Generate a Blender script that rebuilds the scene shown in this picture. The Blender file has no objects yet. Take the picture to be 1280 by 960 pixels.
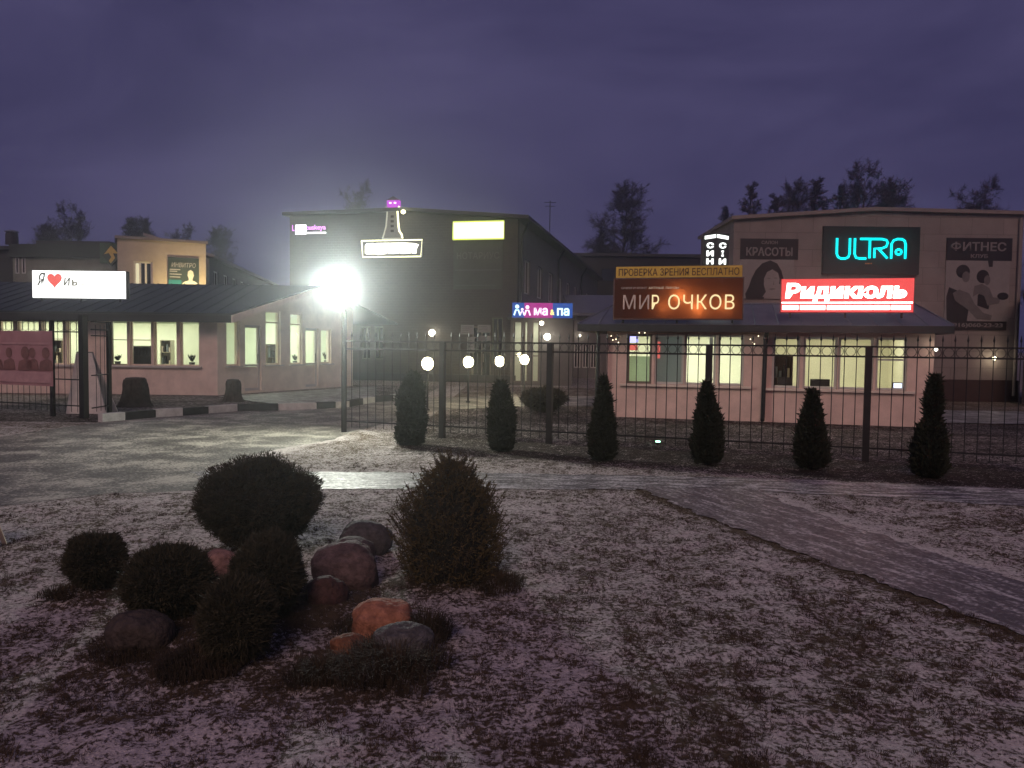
import bpy, math, random
from math import sin, cos, pi, radians, sqrt
from mathutils import Vector, Matrix, noise
from mathutils.geometry import tessellate_polygon

scene = bpy.context.scene
COL = scene.collection
R = random.Random(7)

# ------------------------------------------------------------------ camera
EYE = Vector((0, 0, 1.75)); F = 985.0
PITCH = math.atan(48 / F); ROLL = radians(0.7)
fwd = Vector((0, cos(PITCH), -sin(PITCH)))
r0, u0 = Vector((1, 0, 0)), Vector((0, sin(PITCH), cos(PITCH)))
rgt = r0 * cos(ROLL) + u0 * sin(ROLL)
upv = u0 * cos(ROLL) - r0 * sin(ROLL)
cam_d = bpy.data.cameras.new('camera'); cam = bpy.data.objects.new('camera', cam_d); COL.objects.link(cam)
M = Matrix((rgt, upv, -fwd)).transposed().to_4x4(); M.translation = EYE
cam.matrix_world = M
cam_d.sensor_width = 36; cam_d.lens = F / 1280 * 36; cam_d.clip_end = 3000; cam_d.clip_start = 0.05
scene.camera = cam

def ray(px, py):
    return fwd + rgt * ((px - 640) / F) - upv * ((py - 480) / F)
def G(px, py, z=0.0):                     # survey: where a line of sight meets the ground
    d = ray(px, py); return EYE + d * ((z - EYE.z) / d.z)
def AT(px, py, Y):                        # ... meets the vertical plane at distance Y
    d = ray(px, py); return EYE + d * (Y / d.y)

class Frame:                              # a facade line: local x along it, local y into the depth
    def __init__(s, ox, oy, ang): s.o = Vector((ox, oy, 0)); s.a = ang; s.u = Vector((cos(ang), sin(ang), 0)); s.v = Vector((-sin(ang), cos(ang), 0))
    def hit(s, px, py, off=0.0):
        d = ray(px, py); t = ((s.o + s.v * off - EYE).dot(s.v)) / d.dot(s.v); p = EYE + d * t
        return (p - s.o).dot(s.u), p.z
    def U(s, px, off=0.0, py=430): return s.hit(px, py, off)[0]
    def rect(s, x0, y0, x1, y1, off=0.0):
        a, b = s.hit(x0, y0, off); c, d = s.hit(x1, y1, off); return a, c, d, b      # u0,u1,z0,z1
    def W(s, u, v, z=0.0): return s.o + s.u * u + s.v * v + Vector((0, 0, z))
def frame_of(p, q): return Frame(p.x, p.y, math.atan2(q.y - p.y, q.x - p.x))

# ------------------------------------------------------------------ objects
def empty(name, loc=(0, 0, 0), rz=0.0, label=None, cat=None, group=None):
    o = bpy.data.objects.new(name, None); COL.objects.link(o); o.location = loc; o.rotation_euler = (0, 0, rz)
    o.empty_display_size = 0.2
    return tag(o, label, cat, group)
def tag(o, label=None, cat=None, group=None, kind=None):
    if label: o['label'] = label
    if cat: o['category'] = cat
    if group: o['group'] = group
    if kind: o['kind'] = kind
    return o
def copy_tree(o, parent=None):
    c = o.copy(); COL.objects.link(c); c.parent = parent
    for ch in list(o.children): copy_tree(ch, c)
    return c

class MB:
    def __init__(s): s.v = []; s.f = []; s.mi = []; s.m = 0
    def add(s, vs, fs):
        b = len(s.v); s.v.extend(tuple(v) for v in vs)
        for f in fs: s.f.append(tuple(b + i for i in f)); s.mi.append(s.m)
        return s
    def box(s, x0, x1, y0, y1, z0, z1):
        return s.add([(x0,y0,z0),(x1,y0,z0),(x1,y1,z0),(x0,y1,z0),(x0,y0,z1),(x1,y0,z1),(x1,y1,z1),(x0,y1,z1)],
                     [(0,3,2,1),(4,5,6,7),(0,1,5,4),(1,2,6,5),(2,3,7,6),(3,0,4,7)])
    def tube(s, pts, r, n=6, cap=True):
        pts = [Vector(p) for p in pts]; rs = r if isinstance(r, (list, tuple)) else [r] * len(pts)
        b = len(s.v); up = Vector((0, 0, 1)); prev = None
        for i, p in enumerate(pts):
            d = (pts[min(i + 1, len(pts) - 1)] - pts[max(i - 1, 0)])
            d = d.normalized() if d.length > 1e-9 else Vector((0, 0, 1))
            if prev is None:
                a = d.cross(up if abs(d.z) < .95 else Vector((1, 0, 0))).normalized()
            else:
                a = (prev - d * prev.dot(d)); a = a.normalized() if a.length > 1e-6 else d.orthogonal().normalized()
            prev = a; c = d.cross(a)
            for k in range(n):
                t = 2 * pi * k / n; s.v.append(tuple(p + (a * cos(t) + c * sin(t)) * rs[i]))
        for i in range(len(pts) - 1):
            for k in range(n):
                k2 = (k + 1) % n
                s.f.append((b+i*n+k, b+i*n+k2, b+(i+1)*n+k2, b+(i+1)*n+k)); s.mi.append(s.m)
        if cap:
            e = b + (len(pts) - 1) * n
            s.f.append(tuple(b + k for k in range(n))[::-1]); s.mi.append(s.m)
            s.f.append(tuple(e + k for k in range(n))); s.mi.append(s.m)
        return s
    def lathe(s, prof, n=16, c=(0, 0), wob=None):       # prof: [(r, z)]
        b = len(s.v)
        for (r, z) in prof:
            for k in range(n):
                t = 2 * pi * k / n; w = wob(t, z) if wob else 1
                s.v.append((c[0] + r * w * cos(t), c[1] + r * w * sin(t), z))
        for i in range(len(prof) - 1):
            for k in range(n):
                k2 = (k + 1) % n; s.f.append((b+i*n+k, b+i*n+k2, b+(i+1)*n+k2, b+(i+1)*n+k)); s.mi.append(s.m)
        s.f.append(tuple(b + k for k in range(n))[::-1]); s.mi.append(s.m)
        e = b + (len(prof) - 1) * n; s.f.append(tuple(e + k for k in range(n))); s.mi.append(s.m)
        return s
    def prism_y(s, poly, y0, y1):                        # polygon in x,z, extruded along y; front face at y0
        n = len(poly); vs = [(x, y0, z) for x, z in poly] + [(x, y1, z) for x, z in poly]
        area = sum(poly[i][0]*poly[(i+1)%n][1] - poly[(i+1)%n][0]*poly[i][1] for i in range(n))
        tri = tessellate_polygon([[Vector((x, z, 0)) for x, z in poly]])
        fs = []
        for t in tri: fs += [tuple(t), tuple(n + i for i in reversed(t))]
        for i in range(n):
            j = (i + 1) % n; fs.append((i, n + i, n + j, j) if area > 0 else (i, j, n + j, n + i))
        return s.add(vs, fs)
    def build(s, name, mat, parent=None, smooth=False, fixn=True):
        me = bpy.data.meshes.new(name); me.from_pydata(s.v, [], s.f)
        mats = mat if isinstance(mat, (list, tuple)) else [mat]
        for m in mats: me.materials.append(m)
        if len(mats) > 1: me.polygons.foreach_set('material_index', s.mi)
        if smooth: me.polygons.foreach_set('use_smooth', [True] * len(me.polygons))
        me.validate(); me.update()
        o = bpy.data.objects.new(name, me); COL.objects.link(o); o.parent = parent
        return o

def wall(mb, a0, a1, z0, z1, th, openings=(), ztop=None, y=0.0):
    """a wall in local x/z with real openings; front face at y, back face at y+th"""
    us = sorted({a0, a1} | {u for o in openings for u in o[:2] if a0 < u < a1}); zs = sorted({z0, z1} | {z for o in openings for z in o[2:4] if z0 < z < z1})
    if ztop:                                             # extra cuts so a sloping top stays smooth
        zs = sorted(set(zs))
    solid = {}
    for i in range(len(us) - 1):
        for k in range(len(zs) - 1):
            cu, cz = (us[i] + us[i+1]) / 2, (zs[k] + zs[k+1]) / 2
            solid[i, k] = not any(o[0] < cu < o[1] and o[2] < cz < o[3] for o in openings)
    def P(u, yy, z): return (u, yy, min(z, ztop(u)) if ztop else z)
    for (i, k), ok in solid.items():
        if not ok: continue
        A, B, C, D = us[i], us[i+1], zs[k], zs[k+1]
        mb.add([P(A,y,C),P(B,y,C),P(B,y,D),P(A,y,D)], [(0,1,2,3)])
        mb.add([P(A,y+th,C),P(B,y+th,C),P(B,y+th,D),P(A,y+th,D)], [(3,2,1,0)])
        if not solid.get((i-1,k)): mb.add([P(A,y,C),P(A,y+th,C),P(A,y+th,D),P(A,y,D)], [(3,2,1,0)])
        if not solid.get((i+1,k)): mb.add([P(B,y,C),P(B,y+th,C),P(B,y+th,D),P(B,y,D)], [(0,1,2,3)])
        if not solid.get((i,k-1)): mb.add([P(A,y,C),P(B,y,C),P(B,y+th,C),P(A,y+th,C)], [(3,2,1,0)])
        if not solid.get((i,k+1)): mb.add([P(A,y,D),P(B,y,D),P(B,y+th,D),P(A,y+th,D)], [(0,1,2,3)])
    return mb

# ------------------------------------------------------------------ materials
def nt(name):
    m = bpy.data.materials.new(name); m.use_nodes = True; t = m.node_tree; t.nodes.clear()
    out = t.nodes.new('ShaderNodeOutputMaterial'); return m, t, out
def nd(t, typ, **kw):
    n = t.nodes.new(typ)
    for k, v in kw.items(): setattr(n, k, v)
    return n
def c4(c): return (c[0], c[1], c[2], 1)
def pm(name, col, rough=.7, var=.25, scale=6.0, bump=.0, bscale=40.0, metal=0.0, spec=.5, col2=None, stretch=None, coord='Object'):
    m, t, out = nt(name)
    b = nd(t, 'ShaderNodeBsdfPrincipled'); t.links.new(b.outputs[0], out.inputs[0])
    b.inputs['Roughness'].default_value = rough; b.inputs['Metallic'].default_value = metal; b.inputs['Specular IOR Level'].default_value = spec
    tc = nd(t, 'ShaderNodeTexCoord'); mp = nd(t, 'ShaderNodeMapping'); t.links.new(tc.outputs[coord], mp.inputs[0])
    if stretch: mp.inputs['Scale'].default_value = stretch
    n = nd(t, 'ShaderNodeTexNoise'); n.inputs['Scale'].default_value = scale; n.inputs['Detail'].default_value = 6; n.inputs['Roughness'].default_value = .65
    t.links.new(mp.outputs[0], n.inputs['Vector'])
    r = nd(t, 'ShaderNodeValToRGB'); r.color_ramp.elements[0].position = .3; r.color_ramp.elements[1].position = .7
    lo = [c * (1 - var) for c in col]; hi = list(col2) if col2 else [min(.95, c * (1 + var)) for c in col]
    r.color_ramp.elements[0].color = c4(lo); r.color_ramp.elements[1].color = c4(hi)
    t.links.new(n.outputs['Fac'], r.inputs[0]); t.links.new(r.outputs[0], b.inputs['Base Color'])
    if bump:
        n2 = nd(t, 'ShaderNodeTexNoise'); n2.inputs['Scale'].default_value = bscale; n2.inputs['Detail'].default_value = 5
        t.links.new(mp.outputs[0], n2.inputs['Vector'])
        bp = nd(t, 'ShaderNodeBump'); bp.inputs['Strength'].default_value = bump; bp.inputs['Distance'].default_value = .02
        t.links.new(n2.outputs['Fac'], bp.inputs['Height']); t.links.new(bp.outputs[0], b.inputs['Normal'])
    return m
def em(name, col, strength, var=0.0, scale=3.0):
    m, t, out = nt(name)
    e = nd(t, 'ShaderNodeEmission'); e.inputs[0].default_value = c4(col); e.inputs[1].default_value = strength
    if var:
        tc = nd(t, 'ShaderNodeTexCoord'); n = nd(t, 'ShaderNodeTexNoise'); n.inputs['Scale'].default_value = scale; n.inputs['Detail'].default_value = 2
        t.links.new(tc.outputs['Object'], n.inputs['Vector'])
        mr = nd(t, 'ShaderNodeMapRange'); mr.inputs[1].default_value = .3; mr.inputs[2].default_value = .7
        mr.inputs[3].default_value = strength * (1 - var); mr.inputs[4].default_value = strength * (1 + var)
        t.links.new(n.outputs['Fac'], mr.inputs[0]); t.links.new(mr.outputs[0], e.inputs[1])
    t.links.new(e.outputs[0], out.inputs[0]); return m
def glass(name, tint=(.9, .95, .9), refl=.08):
    m, t, out = nt(name)
    a = nd(t, 'ShaderNodeBsdfTransparent'); a.inputs[0].default_value = c4(tint)
    g = nd(t, 'ShaderNodeBsdfGlossy'); g.inputs[1].default_value = .04
    mx = nd(t, 'ShaderNodeMixShader'); mx.inputs[0].default_value = refl
    t.links.new(a.outputs[0], mx.inputs[1]); t.links.new(g.outputs[0], mx.inputs[2]); t.links.new(mx.outputs[0], out.inputs[0]); return m
def bricks(name, c1, c2, cm, scale, rough=.8, bw=.5, rh=.25, ms=.02, axes=(1, 0, 2)):
    m, t, out = nt(name)
    b = nd(t, 'ShaderNodeBsdfPrincipled'); t.links.new(b.outputs[0], out.inputs[0]); b.inputs['Roughness'].default_value = rough
    tc = nd(t, 'ShaderNodeTexCoord'); sx = nd(t, 'ShaderNodeSeparateXYZ'); cx = nd(t, 'ShaderNodeCombineXYZ')
    ad = nd(t, 'ShaderNodeMath'); ad.operation = 'ADD'
    t.links.new(tc.outputs['Object'], sx.inputs[0]); t.links.new(sx.outputs[0], ad.inputs[0]); t.links.new(sx.outputs[1], ad.inputs[1])
    t.links.new(ad.outputs[0], cx.inputs[0]); t.links.new(sx.outputs[2], cx.inputs[1])
    k = nd(t, 'ShaderNodeTexBrick'); k.inputs['Color1'].default_value = c4(c1); k.inputs['Color2'].default_value = c4(c2); k.inputs['Mortar'].default_value = c4(cm)
    k.inputs['Scale'].default_value = scale; k.inputs['Brick Width'].default_value = bw; k.inputs['Row Height'].default_value = rh; k.inputs['Mortar Size'].default_value = ms
    t.links.new(cx.outputs[0], k.inputs['Vector'])
    n = nd(t, 'ShaderNodeTexNoise'); n.inputs['Scale'].default_value = 1.2; n.inputs['Detail'].default_value = 5; t.links.new(tc.outputs['Object'], n.inputs['Vector'])
    mr = nd(t, 'ShaderNodeMapRange'); mr.inputs[3].default_value = .6; mr.inputs[4].default_value = 1.35; t.links.new(n.outputs['Fac'], mr.inputs[0])
    mu = nd(t, 'ShaderNodeMixRGB'); mu.blend_type = 'MULTIPLY'; mu.inputs[0].default_value = 1
    t.links.new(k.outputs[0], mu.inputs[1]); t.links.new(mr.outputs[0], mu.inputs[2]); t.links.new(mu.outputs[0], b.inputs['Base Color'])
    bp = nd(t, 'ShaderNodeBump'); bp.inputs['Strength'].default_value = .5; bp.inputs['Distance'].default_value = .01; bp.invert = True
    t.links.new(k.outputs[1], bp.inputs['Height']); t.links.new(bp.outputs[0], b.inputs['Normal'])
    return m

def lawn_material():
    m, t, out = nt('patchy snow on dead lawn')
    b = nd(t, 'ShaderNodeBsdfPrincipled'); t.links.new(b.outputs[0], out.inputs[0])
    geo = nd(t, 'ShaderNodeNewGeometry'); at = nd(t, 'ShaderNodeAttribute'); at.attribute_name = 'patch'
    def nz(scale, det, rough=.6, st=None):
        n = nd(t, 'ShaderNodeTexNoise'); n.inputs['Scale'].default_value = scale; n.inputs['Detail'].default_value = det; n.inputs['Roughness'].default_value = rough
        src = geo.outputs['Position']
        if st:
            mp = nd(t, 'ShaderNodeMapping'); mp.inputs['Scale'].default_value = st; t.links.new(src, mp.inputs[0]); src = mp.outputs[0]
        t.links.new(src, n.inputs['Vector']); return n.outputs['Fac']
    def mth(op, a, b_):
        n = nd(t, 'ShaderNodeMath'); n.operation = op
        for i, x in enumerate((a, b_)):
            if isinstance(x, (int, float)): n.inputs[i].default_value = x
            else: t.links.new(x, n.inputs[i])
        return n.outputs[0]
    n1, n2 = nz(10, 6, .72), nz(34, 6, .75)
    s = mth('ADD', at.outputs['Fac'], mth('MULTIPLY', mth('SUBTRACT', n1, .5), 1.7))
    s = mth('ADD', s, mth('MULTIPLY', mth('SUBTRACT', n2, .5), 3.0))
    rp = nd(t, 'ShaderNodeValToRGB'); rp.color_ramp.elements[0].position = .42; rp.color_ramp.elements[1].position = .66
    rp.color_ramp.elements[0].color = (0, 0, 0, 1); rp.color_ramp.elements[1].color = (1, 1, 1, 1)
    t.links.new(s, rp.inputs[0])
    gr = nd(t, 'ShaderNodeValToRGB'); gr.color_ramp.elements[0].position = .3; gr.color_ramp.elements[1].position = .75
    gr.color_ramp.elements[0].color = (.052, .036, .022, 1); gr.color_ramp.elements[1].color = (.145, .105, .06, 1)
    t.links.new(nz(24, 5), gr.inputs[0])
    so = nd(t, 'ShaderNodeAttribute'); so.attribute_name = 'soil'; sr = nd(t, 'ShaderNodeValToRGB'); sr.color_ramp.elements[0].position = .3; sr.color_ramp.elements[1].position = .75
    sr.color_ramp.elements[0].color = (.012, .009, .007, 1); sr.color_ramp.elements[1].color = (.042, .029, .021, 1); t.links.new(nz(15, 6, .7), sr.inputs[0])
    sm_ = nd(t, 'ShaderNodeMixRGB'); t.links.new(so.outputs['Fac'], sm_.inputs[0]); t.links.new(gr.outputs[0], sm_.inputs[1]); t.links.new(sr.outputs[0], sm_.inputs[2])
    sn = nd(t, 'ShaderNodeValToRGB'); sn.color_ramp.elements[0].position = .3; sn.color_ramp.elements[1].position = .7
    sn.color_ramp.elements[0].color = (.36, .32, .31, 1); sn.color_ramp.elements[1].color = (.77, .70, .665, 1)
    t.links.new(nz(30, 5, .75), sn.inputs[0])
    mx = nd(t, 'ShaderNodeMixRGB'); t.links.new(rp.outputs[0], mx.inputs[0]); t.links.new(sm_.outputs[0], mx.inputs[1]); t.links.new(sn.outputs[0], mx.inputs[2])
    t.links.new(mx.outputs[0], b.inputs['Base Color']); b.inputs['Roughness'].default_value = .85; b.inputs['Specular IOR Level'].default_value = .2
    bp = nd(t, 'ShaderNodeBump'); bp.inputs['Strength'].default_value = .8; bp.inputs['Distance'].default_value = .02
    h = mth('ADD', mth('MULTIPLY', rp.outputs[0], .7), mth('MULTIPLY', nz(90, 3), .8))
    t.links.new(h, bp.inputs['Height']); t.links.new(bp.outputs[0], b.inputs['Normal'])
    return m

def ice_material(name, base, ice, amount, st=(1, 1, 1), slab=None, scale=2.2, rot=0.0, fw=.35):
    """dark paving under a worn film of ice with trodden snow streaks"""
    m, t, out = nt(name)
    b = nd(t, 'ShaderNodeBsdfPrincipled'); t.links.new(b.outputs[0], out.inputs[0])
    geo = nd(t, 'ShaderNodeNewGeometry'); mp = nd(t, 'ShaderNodeMapping'); mp.vector_type = 'TEXTURE'; mp.inputs['Scale'].default_value = [1 / q for q in st]; mp.inputs['Rotation'].default_value = (0, 0, rot); t.links.new(geo.outputs['Position'], mp.inputs[0])
    def nz(scale, det, rough=.6, vec=mp.outputs[0]):
        n = nd(t, 'ShaderNodeTexNoise'); n.inputs['Scale'].default_value = scale; n.inputs['Detail'].default_value = det; n.inputs['Roughness'].default_value = rough
        n.inputs['Distortion'].default_value = .4
        t.links.new(vec, n.inputs['Vector']); return n.outputs['Fac']
    big, fine = nz(scale, 8, .72), nz(26, 4, .6, geo.outputs['Position'])
    ad = nd(t, 'ShaderNodeMath'); ad.operation = 'MULTIPLY_ADD'; t.links.new(fine, ad.inputs[0]); ad.inputs[1].default_value = fw; t.links.new(big, ad.inputs[2])
    rp = nd(t, 'ShaderNodeValToRGB'); cr = rp.color_ramp
    cr.elements[0].position = amount; cr.elements[0].color = c4(base); cr.elements[1].position = amount + .15; cr.elements[1].color = c4(ice)
    e = cr.elements.new(amount + .07); e.color = c4([(x * .7 + y * .3) for x, y in zip(base, ice)])
    t.links.new(ad.outputs[0], rp.inputs[0])
    col = rp.outputs[0]
    if slab:
        k = nd(t, 'ShaderNodeTexBrick'); k.inputs['Scale'].default_value = slab; k.inputs['Color1'].default_value = (1, 1, 1, 1); k.inputs['Color2'].default_value = (.8, .8, .8, 1); k.inputs['Mortar'].default_value = (.35, .35, .35, 1)
        k.inputs['Mortar Size'].default_value = .012; t.links.new(geo.outputs['Position'], k.inputs['Vector'])
        mu = nd(t, 'ShaderNodeMixRGB'); mu.blend_type = 'MULTIPLY'; mu.inputs[0].default_value = .35; t.links.new(col, mu.inputs[1]); t.links.new(k.outputs[0], mu.inputs[2]); col = mu.outputs[0]
    t.links.new(col, b.inputs['Base Color'])
    mr = nd(t, 'ShaderNodeMapRange'); mr.inputs[1].default_value = .35; mr.inputs[2].default_value = .75; mr.inputs[3].default_value = .34; mr.inputs[4].default_value = .95
    t.links.new(nz(19, 6, .7, geo.outputs['Position']), mr.inputs[0]); t.links.new(mr.outputs[0], b.inputs['Roughness'])
    bp = nd(t, 'ShaderNodeBump'); bp.inputs['Strength'].default_value = .35; bp.inputs['Distance'].default_value = .012; t.links.new(nz(34, 5, .7, geo.outputs['Position']), bp.inputs['Height']); t.links.new(bp.outputs[0], b.inputs['Normal'])
    return m

m_lawn = lawn_material()
m_drive = ice_material('icy asphalt', (.085, .078, .066), (.42, .39, .33), .83, (1, 1, 1), scale=1.3, fw=.75)
m_path = ice_material('icy paving slabs', (.085, .076, .073), (.62, .60, .60), .755, (1, 4.0, 1), slab=1.6, fw=.6, rot=radians(-4))
m_branch = ice_material('trodden paving slabs', (.12, .10, .10), (.56, .52, .52), .79, (1, 4.5, 1), slab=1.6, fw=.6, rot=radians(-71))
m_road = ice_material('slushy yard road', (.14, .14, .13), (.42, .42, .42), .62)
m_black = pm('black painted steel', (.012, .012, .013), .5, .3, 12)
m_post = pm('black painted post', (.014, .013, .014), .55, .3, 6)
m_kblack = pm('black kerb paint', (.025, .025, .027), .75, .4, 6, .3)
m_kwhite = pm('white kerb paint', (.55, .55, .52), .75, .2, 6, .3)
m_peach = pm('peach render', (.70, .50, .44), .85, .15, 2, .25, 60)
m_cream = pm('cream render', (.76, .68, .58), .85, .14, 2, .25, 60)
m_rose = pm('rose render', (.72, .60, .52), .85, .16, 2, .25, 60)
m_pvc = pm('white plastic frame', (.55, .53, .50), .4, .06, 8)
m_pvcd = pm('brown plastic frame', (.16, .13, .11), .45, .1, 8)
m_roof = pm('grey seam metal', (.15, .16, .19), .45, .15, 2, .0, metal=.2)
m_roofd = pm('dark seam metal', (.035, .045, .05), .5, .2, 2, metal=.2)
m_fascia = pm('dark fascia metal', (.022, .024, .027), .55, .2, 3)
m_room_g = pm('pale green room paint', (.84, .87, .75), .9, .05, 2)
m_room_w = pm('pale room paint', (.80, .80, .70), .9, .05, 2)
m_room_y = pm('straw room paint', (.80, .77, .63), .9, .06, 2)
m_glass = glass('window glass')
m_glass_f = glass('tinted window glass', (.62, .66, .62), .12)
m_dkglass = pm('dark window glass', (.012, .013, .016), .12, .2, 3, spec=.8)
m_blind = pm('grey roller blind', (.42, .45, .46), .9, .06, 3)
m_dark = pm('dark plastic', (.02, .02, .022), .5, .2, 6)
m_cabinet = pm('sign cabinet metal', (.08, .08, .08), .5, .15, 5)
m_panelgrey = pm('beige wall panels', (.28, .235, .215), .75, .1, 1.5)
m_plinth = pm('dark maroon plinth', (.045, .022, .022), .7, .2, 3)
m_trim = pm('pale cornice metal', (.23, .19, .175), .6, .12, 3)
m_brick = bricks('dark brown brick', (.048, .038, .032), (.038, .030, .027), (.052, .046, .042), 2.0)
m_side = pm('grey render side wall', (.15, .14, .135), .85, .15, 1.5, .2)
m_far = pm('distant dark wall', (.035, .033, .036), .9, .25, .4)
m_bark = pm('birch bark', (.06, .055, .055), .9, .5, 5)
m_twig = pm('bare twigs', (.045, .038, .04), .95, .3, 5)
m_thuja = pm('thuja scales', (.020, .025, .012), .8, .45, 14)
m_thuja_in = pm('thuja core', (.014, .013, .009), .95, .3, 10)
m_bush = pm('clipped evergreen needles', (.042, .036, .017), .8, .45, 14)
m_shrub = pm('bronze conifer needles', (.090, .066, .022), .8, .5, 9)
m_dry = pm('dead grass blades', (.07, .046, .028), .9, .5, 3)
m_wisp = pm('straw grass blades', (.05, .034, .018), .9, .5, 9)
m_wood = pm('bark of stumps', (.045, .035, .028), .95, .5, 8, .8, 14)

# ------------------------------------------------------------------ text
def text_verts(s, w=None, h=None, depth=.02, bold=0.0, shear=0.0, spacing=1.0):
    cu = bpy.data.curves.new('lettering', 'FONT'); cu.body = s; cu.size = 1; cu.extrude = .01; cu.offset = bold; cu.shear = shear; cu.space_character = spacing; cu.resolution_u = 4
    o = bpy.data.objects.new('lettering', cu); COL.objects.link(o)
    dg = bpy.context.evaluated_depsgraph_get(); me = bpy.data.meshes.new_from_object(o.evaluated_get(dg))
    vs = [tuple(v.co) for v in me.vertices]; fs = [tuple(p.vertices) for p in me.polygons]
    bpy.data.objects.remove(o); bpy.data.curves.remove(cu); bpy.data.meshes.remove(me)
    if not vs: return [], []
    x0, x1 = min(v[0] for v in vs), max(v[0] for v in vs); y0, y1 = min(v[1] for v in vs), max(v[1] for v in vs)
    sx = w / (x1 - x0) if w else None; sy = h / (y1 - y0) if h else None
    sx = sx or sy; sy = sy or sx
    return [((v[0] - (x0 + x1) / 2) * sx, -(v[2] / .01) * depth / 2, (v[1] - (y0 + y1) / 2) * sy) for v in vs], fs
def lettering(parent, s, mat, cx, cz, y, w=None, h=None, name='lettering', **kw):
    vs, fs = text_verts(s, w, h, **kw); mb = MB(); mb.add([(a + cx, b + y, c + cz) for a, b, c in vs], fs)
    return mb.build(name, mat, parent)

# ------------------------------------------------------------------ ground plan (survey points on the ground)
def gl(pts): return [G(x, y).xy for x, y in pts]
KERB = [(128,527),(157,524.5),(195,521),(229,519),(261,516.5),(297,513.5),(348,512.5),(396,511),(420,510),(437,508.5),(454,505),(469,502.5),(492,500),(520,497.5)]
drive_poly = gl([(-170,560),(0,546),(60,537),(128,527.5),(157,525),(195,521.5),(229,519.5),(261,517),(297,514),(348,513),(396,511.5),(437,509),(469,503),(520,498),(640,494.5),(900,497),(900,510),(760,508),(640,508),(545,513),(497,525),(436,541),(418,549),(345,562),(295,574),(262,586),(255,592),(400,590),(400,612),(300,611),(130,618),(0,633),(-200,660)])
path_poly = gl([(240,590),(400,590),(640,592),(800,594.5),(960,598),(1280,611.5),(1500,623),(1500,650),(1280,633),(1100,622),(938,614.5),(800,612),(640,611.5),(400,611.5),(262,611)])
branch_poly = gl([(800,609),(940,611.5),(990,632),(1060,656),(1150,687),(1280,729),(1420,775),(1420,850),(1280,795),(1150,746),(1000,692),(900,653),(830,625)])
road_poly = [Vector((10.2, 19.2)), Vector((40, 16.5)), Vector((40, 22.5)), Vector((10.8, 23.2))]
pave_poly = [G(272,496).xy, G(425,486).xy, G(470,483).xy, G(470,498).xy, G(437,503).xy, G(340,505).xy]
def inside(p, poly):
    c = False; n = len(poly); x, y = p
    for i in range(n):
        a, b = poly[i], poly[i-1]
        if (a[1] > y) != (b[1] > y) and x < (b[0]-a[0]) * (y-a[1]) / (b[1]-a[1]) + a[0]: c = not c
    return c
def dist_poly(p, poly):
    best = 9e9; x, y = p
    for i in range(len(poly)):
        a, b = poly[i-1], poly[i]; dx, dy = b[0]-a[0], b[1]-a[1]; L = dx*dx+dy*dy
        t = 0 if L == 0 else max(0, min(1, ((x-a[0])*dx + (y-a[1])*dy) / L))
        best = min(best, (x-a[0]-t*dx)**2 + (y-a[1]-t*dy)**2)
    return sqrt(best)
FY = lambda x: 14.3 - .371 * x             # the fence line
SHEETS = [drive_poly, path_poly, branch_poly]
bed_c = [(G(265,800).xy, .80), (G(330,760).xy, .72), (G(470,840).xy, .52), (G(560,725).xy, .6), (G(110,745).xy, .35), (G(420,760).xy, .5), (G(315,690).xy, .5)]
def patch(x, y):
    p = Vector((x, y, 0))
    a = noise.noise(p * .55 + Vector((3, 8, 1))); b = noise.noise(p * 1.7 + Vector((9, 2, 4))); c = noise.noise(p * 4.6 + Vector((1, 5, 7)))
    s = .605 + .09 * a + .15 * b + .20 * c
    d = FY(x) - y
    if y > 7.5:
        if d < 2.6: s -= .38 * max(0, min(1, (2.6 - d) / .8)) * (1 if x > -2 else .25)
        if d < -.2: s += .12
        if x > 4 and y < 9.3: s -= .05
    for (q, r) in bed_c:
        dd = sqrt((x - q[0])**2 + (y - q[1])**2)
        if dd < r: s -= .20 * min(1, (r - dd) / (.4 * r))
    e = dist_poly((x, y), branch_poly) if (0 < x < 6 and 3 < y < 10) else 9
    ew = .20 + .22 * b + .26 * c
    if y > 17 and x < -3: s -= .22
    dd = dist_poly((x, y), drive_poly) if (-6 < x < 0 and 9 < y < 15) else 9
    if dd < .35: s += .3 * (1 - dd / .35)
    if e < .3 and x > 1.57 + (9.65 - y) * .332 + .3: s += .3 * (1 - e / .3)
    if e < ew and x < 1.57 + (9.65 - y) * .332 + .05: s -= .45 * min(1, 1.6 * (1 - e / ew))
    return s
def soil(x, y):
    d = FY(x) - y; n = .5 * noise.noise(Vector((x * 1.1, y * 1.1, 3)))
    if x > -2.6 and y > 9 and -9 < d: return max(0, min(1, (2.9 + n - d) / .7)) * max(0, min(1, (x + 2.6 + n) / 1.2))
    if y > 17 and x < -3: return .9
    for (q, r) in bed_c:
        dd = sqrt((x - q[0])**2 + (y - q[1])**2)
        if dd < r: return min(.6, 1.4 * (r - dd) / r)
    return 0
def height(x, y):
    p = Vector((x, y, 0)); h = .018 * noise.noise(p * 1.9) + .02 * noise.noise(p * 5.5 + Vector((4, 4, 4))) + .012 * noise.noise(p * 14)
    for (q, r) in bed_c:
        dd = ((x - q[0])**2 + (y - q[1])**2) / (r * r)
        if dd < 1: h += .06 * (1 - dd) ** 2
    return h
def axis(parts):
    out = []
    for a, b, st in parts:
        n = max(1, int(round((b - a) / st))); out += [a + (b - a) * i / n for i in range(n)]
    return out + [parts[-1][1]]
xs = axis([(-900,-60,80),(-60,-20,4),(-20,-6.6,.5),(-6.6,6.9,.05),(6.9,20,.5),(20,60,4),(60,900,80)])
ys = axis([(-200,-4,20),(-4,2.4,.4),(2.4,10.4,.05),(10.4,18,.16),(18,34,.6),(34,80,4),(80,1200,80)])
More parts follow.
